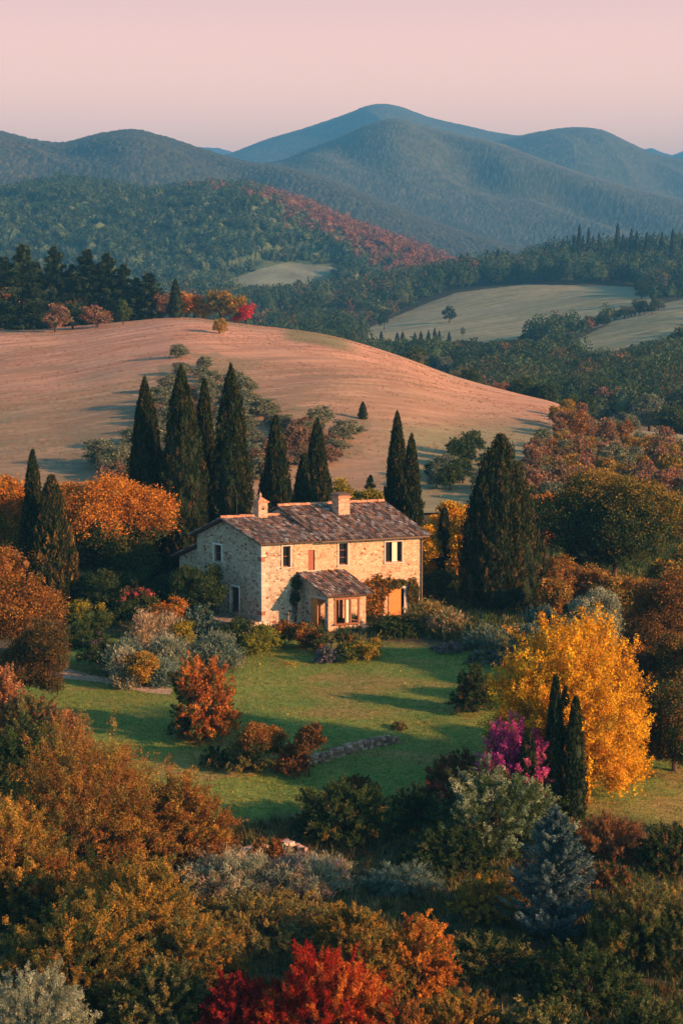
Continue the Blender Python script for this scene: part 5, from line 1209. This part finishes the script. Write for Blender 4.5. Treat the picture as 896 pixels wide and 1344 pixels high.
fill([(205, 505), (235, 470), (275, 478), (330, 520), (360, 560), (480, 570), (470, 596), (400, 620), (330, 640), (200, 640), (110, 630), (150, 590), (205, 570)], 95, lambda x, y, r: ['grey', 'grey', 'grey', 'grey', 'brown'], lambda x, y: 30+(y-450)*.08, 'grey-green tree in the fold of the golden field', 'grey-green trees in the fold of the golden field', dmin=.24, asp=(.55, .85))
fill([(560, 605), (640, 590), (650, 640), (560, 650)], 14, lambda x, y, r: ['dark', 'grey'], lambda x, y: 34, 'dark green tree at the foot of the field behind the largest cypress', 'dark trees at the foot of the field', dmin=.3)
fill([(690, 640), (704, 575), (738, 548), (800, 575), (860, 592), (930, 612), (930, 700), (800, 690), (700, 672), (670, 660)], 140, lambda x, y, r: ['rose', 'rust', 'olive', 'grey', 'rose'] if y < 600+(x-700)*.2 else ['olive', 'grey', 'brown', 'rose'], lambda x, y: 27+(y-540)*.06, 'autumn tree in the reddish wood on the right slope', 'autumn trees of the wood on the right', dmin=.26, asp=(.9, 1.35))
# cypresses along the far ridge and by the far field
r3 = random.Random(8)
ridge_c = [(604, 386), (612, 385), (638, 383), (652, 380), (752, 346), (758, 348), (763, 344), (770, 342), (776, 346), (784, 340), (808, 334), (815, 336), (826, 336), (833, 338), (846, 340), (866, 342), (893, 344), (880, 346)]
for px, pb in ridge_c:
    plant('cypress_tree', PP('cyp'), px, pb, 13, r3.uniform(44, 62) if px > 700 else 40, 'small dark cypress on the far wooded ridge', 'cypress', 'small dark cypresses on the far wooded ridge', Y=1225-abs(px-800)*.1)
for px in (521, 528, 544, 552, 562, 570, 576, 589, 500, 480): plant('cypress_tree', PP('cyp'), px, 449, 7, r3.uniform(13, 20), 'tiny cypress below the far grey-green field', 'cypress', 'tiny cypresses along the bottom of the far field')
plant('oak_tree', PR['dark'][0], 589, 423, 21, 23, 'lone round tree on the far grey-green field', 'tree', None); plant('oak_tree', PR['dark'][1], 504, 432, 17, 30, 'tall dark tree at the left corner of the far field', 'tree', None)
plant('oak_tree', PR['grey'][1], 607, 440, 8, 13, 'tiny pale tree low on the far field', 'tree', None); plant('oak_tree', PR['dark'][2], 841, 392, 22, 26, 'round dark tree at the top right corner of the far field', 'tree', None)

r4 = random.Random(31)
for t in np.linspace(0, 1, 34): plant('hedge_tree', r4.choice(PR[r4.choice(['dark', 'dark', 'green', 'grey'])]), 690+172*t+r4.uniform(-4, 4), 452-47*t+r4.uniform(-2, 4), r4.uniform(14, 21), r4.uniform(13, 20), 'dark tree in the hedge between the two far fields', 'tree', 'dark trees in the hedge between the two far fields')
# --- valley woods: the nearest trees one by one, the rest of the forest as a mass
VW = dict(lim=640)
fill([(520, 500), (620, 520), (760, 560), (930, 600), (930, 455), (760, 470), (640, 462), (560, 466)], 120, lambda x, y, r: ['dark', 'dark', 'green', 'grey'] if r.random() < .92 else ['brown', 'rose'], lambda x, y: 24+(y-450)*.12, 'dark green tree of the wood in the shaded valley', 'dark green trees of the wood in the shaded valley', dmin=.22, asp=(.8, 1.2), seed=21, lim=640, beyond=True)
ICO1 = None
def forest(name, X, Y, Z, w, h, pal, seed, nleaf=85, lsz=.0012):
    """a mass of small crowns: an uneven body and loose leaf clumps for each"""
    global ICO1
    import bmesh
    if ICO1 is None:
        bm = bmesh.new(); bmesh.ops.create_icosphere(bm, subdivisions=1, radius=1); ICO1 = (np.array([v.co[:] for v in bm.verts]), np.array([[v.index for v in f.verts] for f in bm.faces])); bm.free()
    rng = np.random.default_rng(seed); V, Fc = ICO1; n = len(X); cc = pick(rng, pal, n)*rng.uniform(.7, 1.3, (n, 1)) if not isinstance(pal, np.ndarray) else pal
    S = np.stack([w*.40, w*.40, h*.46], 1); C = np.stack([X, Y, Z+h*.48], 1)
    VV = V[None]*(.66+rng.uniform(-.2, .2, (n, len(V), 1)))*S[:, None]+C[:, None]
    FF = Fc[None]+(np.arange(n)*len(V))[:, None, None]; col = cc[:, None]*rng.uniform(.75, 1.25, (n, len(V), 1))
    b = MB(); b.add(VV.reshape(-1, 3), FF.reshape(-1, 3), col.reshape(-1, 3), 0)
    i = np.repeat(np.arange(n), nleaf); D = dirs(rng, len(i), -.4); P = C[i]+D*S[i]*rng.uniform(.80, 1.22, (len(i), 1))
    leaves(b, P, D, np.minimum(w[i]*.15, Y[i]*lsz), rng, cc[i], .8, 3, .3)
    return tag(b.build(name, LEAF), kind='stuff')
rng = np.random.default_rng(77)
n = 13500; Yv = 420*(1480/420)**rng.random(n); px_ = np.where(rng.random(n) < .667, rng.uniform(-60, 960, n), np.where(rng.random(n) < .5, rng.uniform(-500, -60, n), rng.uniform(960, 1400, n))); Xv = (px_-448)/F*Yv; Zv = H(Xv, Yv)-.25; ppx, ppy = topx(Xv, Yv, Zv)
yc_ = curve(FC_Y, ppx)
ok = ~(inpoly(ppx, ppy, FIELD1)|inpoly(ppx, ppy, FIELD2)); ok &= Yv > yc_+45; ok &= (ppy < 575)
ok &= ~((Yv < 640)&(ppx > 520)&(ppy > 462)&(rng.random(n) < .35))
Xv, Yv, Zv, ppx, ppy = [a[ok] for a in (Xv, Yv, Zv, ppx, ppy)]; m = len(Xv)
wv = rng.uniform(5.5, 10.5, m)*np.where(Yv > 1000, 1.55, 1); hv = wv*rng.uniform(.85, 1.35, m)
kp = ~veil(ppx, ppy, Yv, hv)|inpoly(ppx, ppy, [(690, 452), (860, 402), (866, 414), (740, 462)]); Xv, Yv, Zv, ppx, ppy, wv, hv = [a[kp] for a in (Xv, Yv, Zv, ppx, ppy, wv, hv)]; m = len(Xv)
hedge = inpoly(ppx, ppy, [(690, 452), (860, 402), (866, 414), (740, 462)]); wv[hedge] *= .8
VPAL = [(5, (.035, .065, .027)), (4, (.055, .09, .036)), (2, (.08, .11, .045)), (.8, (.12, .10, .045)), (.3, (.18, .09, .045))]
kp = ~((Yv < 620)&(ppx < 600)); Xv, Yv, Zv, wv, hv = [a[kp] for a in (Xv, Yv, Zv, wv, hv)]; nr_ = Yv < 760
forest('valley_forest', Xv[nr_], Yv[nr_], Zv[nr_], wv[nr_], hv[nr_], VPAL, 5, nleaf=300)
forest('valley_forest', Xv[~nr_], Yv[~nr_], Zv[~nr_], wv[~nr_], hv[~nr_], VPAL, 15, nleaf=110)
# forest on the nearer wooded hill
g = RG['mid']; m0 = (g['T'] < 1.06)&(np.abs(g['az']) < .24)[None, :]; ii = np.argwhere(m0); sel = ii[rng.choice(len(ii), 24000, replace=True, p=(lambda q: q/q.sum())(g['Y'][m0]**1.2))]
sel = sel  # one tree per chosen point
X = g['X'][sel[:, 0], sel[:, 1]]+rng.normal(size=len(sel))*3; Y = g['Y'][sel[:, 0], sel[:, 1]]+rng.normal(size=len(sel))*3; Z = g['Z'][sel[:, 0], sel[:, 1]]-4; T = g['T'][sel[:, 0], sel[:, 1]]; ppx, ppy = topx(X, Y, Z+3)
ok = ~inpoly(ppx, ppy, FIELD3); X, Y, Z, T, ppx = [a[ok] for a in (X, Y, Z, T, ppx)]
w = rng.uniform(6, 11.5, len(X)); hh = w*rng.uniform(.8, 1.25, len(X)); rd = REDNESS(ppx, topx(X, Y, Z+5)[1])
isr = fbm(X/160, Y/160, 7, 4)*.55+rng.random(len(X))*.45+rd-.5 > .5
cc = np.where(isr[:, None], pick(rng, [(2, (.22, .09, .05)), (2, (.24, .13, .06)), (1, (.17, .085, .045))], len(X)), pick(rng, [(3, (.040, .075, .032)), (3, (.065, .105, .042)), (1, (.10, .135, .055))], len(X)))*rng.uniform(.7, 1.3, (len(X), 1))
kp = ~(inpoly(ppx, topx(X, Y, Z+hh)[1], FIELD3)|inpoly(ppx, topx(X, Y, Z+hh*.5)[1], FIELD3)); X, Y, Z, w, hh, cc = [a[kp] for a in (X, Y, Z, w, hh, cc)]
forest('hill_forest', X, Y, Z, w, hh, cc, 6, nleaf=40)

# ------------------------------------------------------------------ air, light, camera
def haze(dens, col, aniso=.0):
    m, nt, N, L = newmat('haze_air'); out = N('ShaderNodeOutputMaterial'); v = N('ShaderNodeVolumePrincipled')
    v.inputs['Color'].default_value = (*col, 1); v.inputs['Density'].default_value = dens; v.inputs['Anisotropy'].default_value = aniso
    L(v.outputs[0], out.inputs['Volume'])
    x, y0, y1, z0, z1 = 8000, -300, 12500, HAZE_Z0, HAZE_Z1
    b = MB(); b.box((0, (y0+y1)/2, (z0+z1)/2), (2*x, y1-y0, z1-z0)); o = b.build('haze', m); tag(o, kind='stuff')
allz = []
for o in SC.objects:
    if o.type == 'MESH' and o.get('kind') == 'structure':
        v = np.empty(len(o.data.vertices)*3, np.float32); o.data.vertices.foreach_get('co', v); allz += [v[2::3].min(), v[2::3].max()]
HAZE_Z0, HAZE_Z1 = float(min(allz))-1.5, float(max(allz))+12
print('HAZE', HAZE_Z0, HAZE_Z1)
HD_, HC_ = 2.1e-4, (.10, .42, .82)
haze(HD_, HC_)

SUN_AZ, SUN_EL = R(117), R(16.5)     # compass bearing from +Y towards +X
w = bpy.data.worlds.new('World'); SC.world = w; w.use_nodes = True; nt = w.node_tree; N = nt.nodes.new; L = nt.links.new
for n_ in list(nt.nodes): nt.nodes.remove(n_)
out = N('ShaderNodeOutputWorld'); bg = N('ShaderNodeBackground'); bg.inputs['Strength'].default_value = .1
sk = N('ShaderNodeTexSky'); sk.sky_type = 'NISHITA'; sk.sun_disc = False; sk.sun_elevation = SUN_EL; sk.sun_rotation = SUN_AZ; sk.air_density = 1.0; sk.dust_density = 1.0; sk.ozone_density = 1.5
tc = N('ShaderNodeTexCoord'); sx = N('ShaderNodeSeparateXYZ'); L(tc.outputs['Generated'], sx.inputs[0])
rp = N('ShaderNodeValToRGB'); L(sx.outputs['Z'], rp.inputs['Fac'])
el = rp.color_ramp.elements
SKY = [(0.0, (16.5, 8.2, 4.6)), (.12, (11.2, 6.5, 6.9)), (.19, (9.0, 5.6, 6.6)), (.32, (1, 1, 1))]
# dusk sky: a rose band low over the horizon that passes into the blue of the Nishita sky
MAXV = 19.0
el[0].position = .06; el[0].color = (SKY[0][1][0]/MAXV, SKY[0][1][1]/MAXV, SKY[0][1][2]/MAXV, 1); el[1].position = .155; el[1].color = (6.5/MAXV, 3.55/MAXV, 3.1/MAXV, 1)
sc = N('ShaderNodeVectorMath'); sc.operation = 'SCALE'; sc.inputs['Scale'].default_value = MAXV; L(rp.outputs['Color'], sc.inputs[0])
mr = N('ShaderNodeMapRange'); mr.interpolation_type = 'SMOOTHSTEP'; mr.inputs['From Min'].default_value = .15; mr.inputs['From Max'].default_value = .27; L(sx.outputs['Z'], mr.inputs['Value'])
tint = N('ShaderNodeVectorMath'); tint.operation = 'MULTIPLY'; tint.inputs[1].default_value = (.64, .88, .90); L(sk.outputs[0], tint.inputs[0])
mx = N('ShaderNodeMix'); mx.data_type = 'RGBA'; mx.clamp_factor = True
# the rose band stands opposite the sunset side and fades round the horizon
my = N('ShaderNodeMapRange'); my.interpolation_type = 'SMOOTHSTEP'; my.inputs['From Min'].default_value = .15; my.inputs['From Max'].default_value = .8; my.inputs['To Min'].default_value = 1; my.inputs['To Max'].default_value = 0; L(sx.outputs['Y'], my.inputs['Value'])
mm = N('ShaderNodeMath'); mm.operation = 'MAXIMUM'; L(mr.outputs[0], mm.inputs[0]); L(my.outputs[0], mm.inputs[1])
L(mm.outputs[0], mx.inputs['Factor']); L(sc.outputs[0], mx.inputs['A']); L(tint.outputs[0], mx.inputs['B'])
L(mx.outputs['Result'], bg.inputs['Color']); L(bg.outputs[0], out.inputs['Surface'])
s = bpy.data.lights.new('sun', 'SUN'); s.energy = 5.0; s.angle = R(1.0); s.color = (1, .47, .22); so = bpy.data.objects.new('sun', s); COL.objects.link(so)
dv = Vector((math.sin(SUN_AZ)*math.cos(SUN_EL), math.cos(SUN_AZ)*math.cos(SUN_EL), math.sin(SUN_EL))); so.rotation_euler = dv.to_track_quat('Z', 'Y').to_euler(); so.location = (60, 40, 60)
cam = bpy.data.cameras.new('camera'); co = bpy.data.objects.new('camera', cam); COL.objects.link(co); SC.camera = co
cam.sensor_fit = 'VERTICAL'; cam.sensor_height = 36; cam.lens = 36*F/PH; cam.clip_start = .5; cam.clip_end = 40000
co.location = (0, 0, CZ); co.rotation_euler = (math.pi/2-PITCH, 0, 0)
SC.view_settings.view_transform = 'Standard'; SC.view_settings.look = 'None'; SC.view_settings.gamma = 1; SC.view_settings.use_curve_mapping = False; SC.view_settings.exposure = 1.4
SC.cycles.use_denoising = True; SC.cycles.max_bounces = 5; SC.cycles.diffuse_bounces = 2; SC.cycles.glossy_bounces = 2; SC.cycles.transmission_bounces = 3; SC.cycles.volume_bounces = 0
try: SC.cycles.denoiser = 'OPENIMAGEDENOISE'; SC.cycles.denoising_prefilter = 'ACCURATE'
except Exception: pass
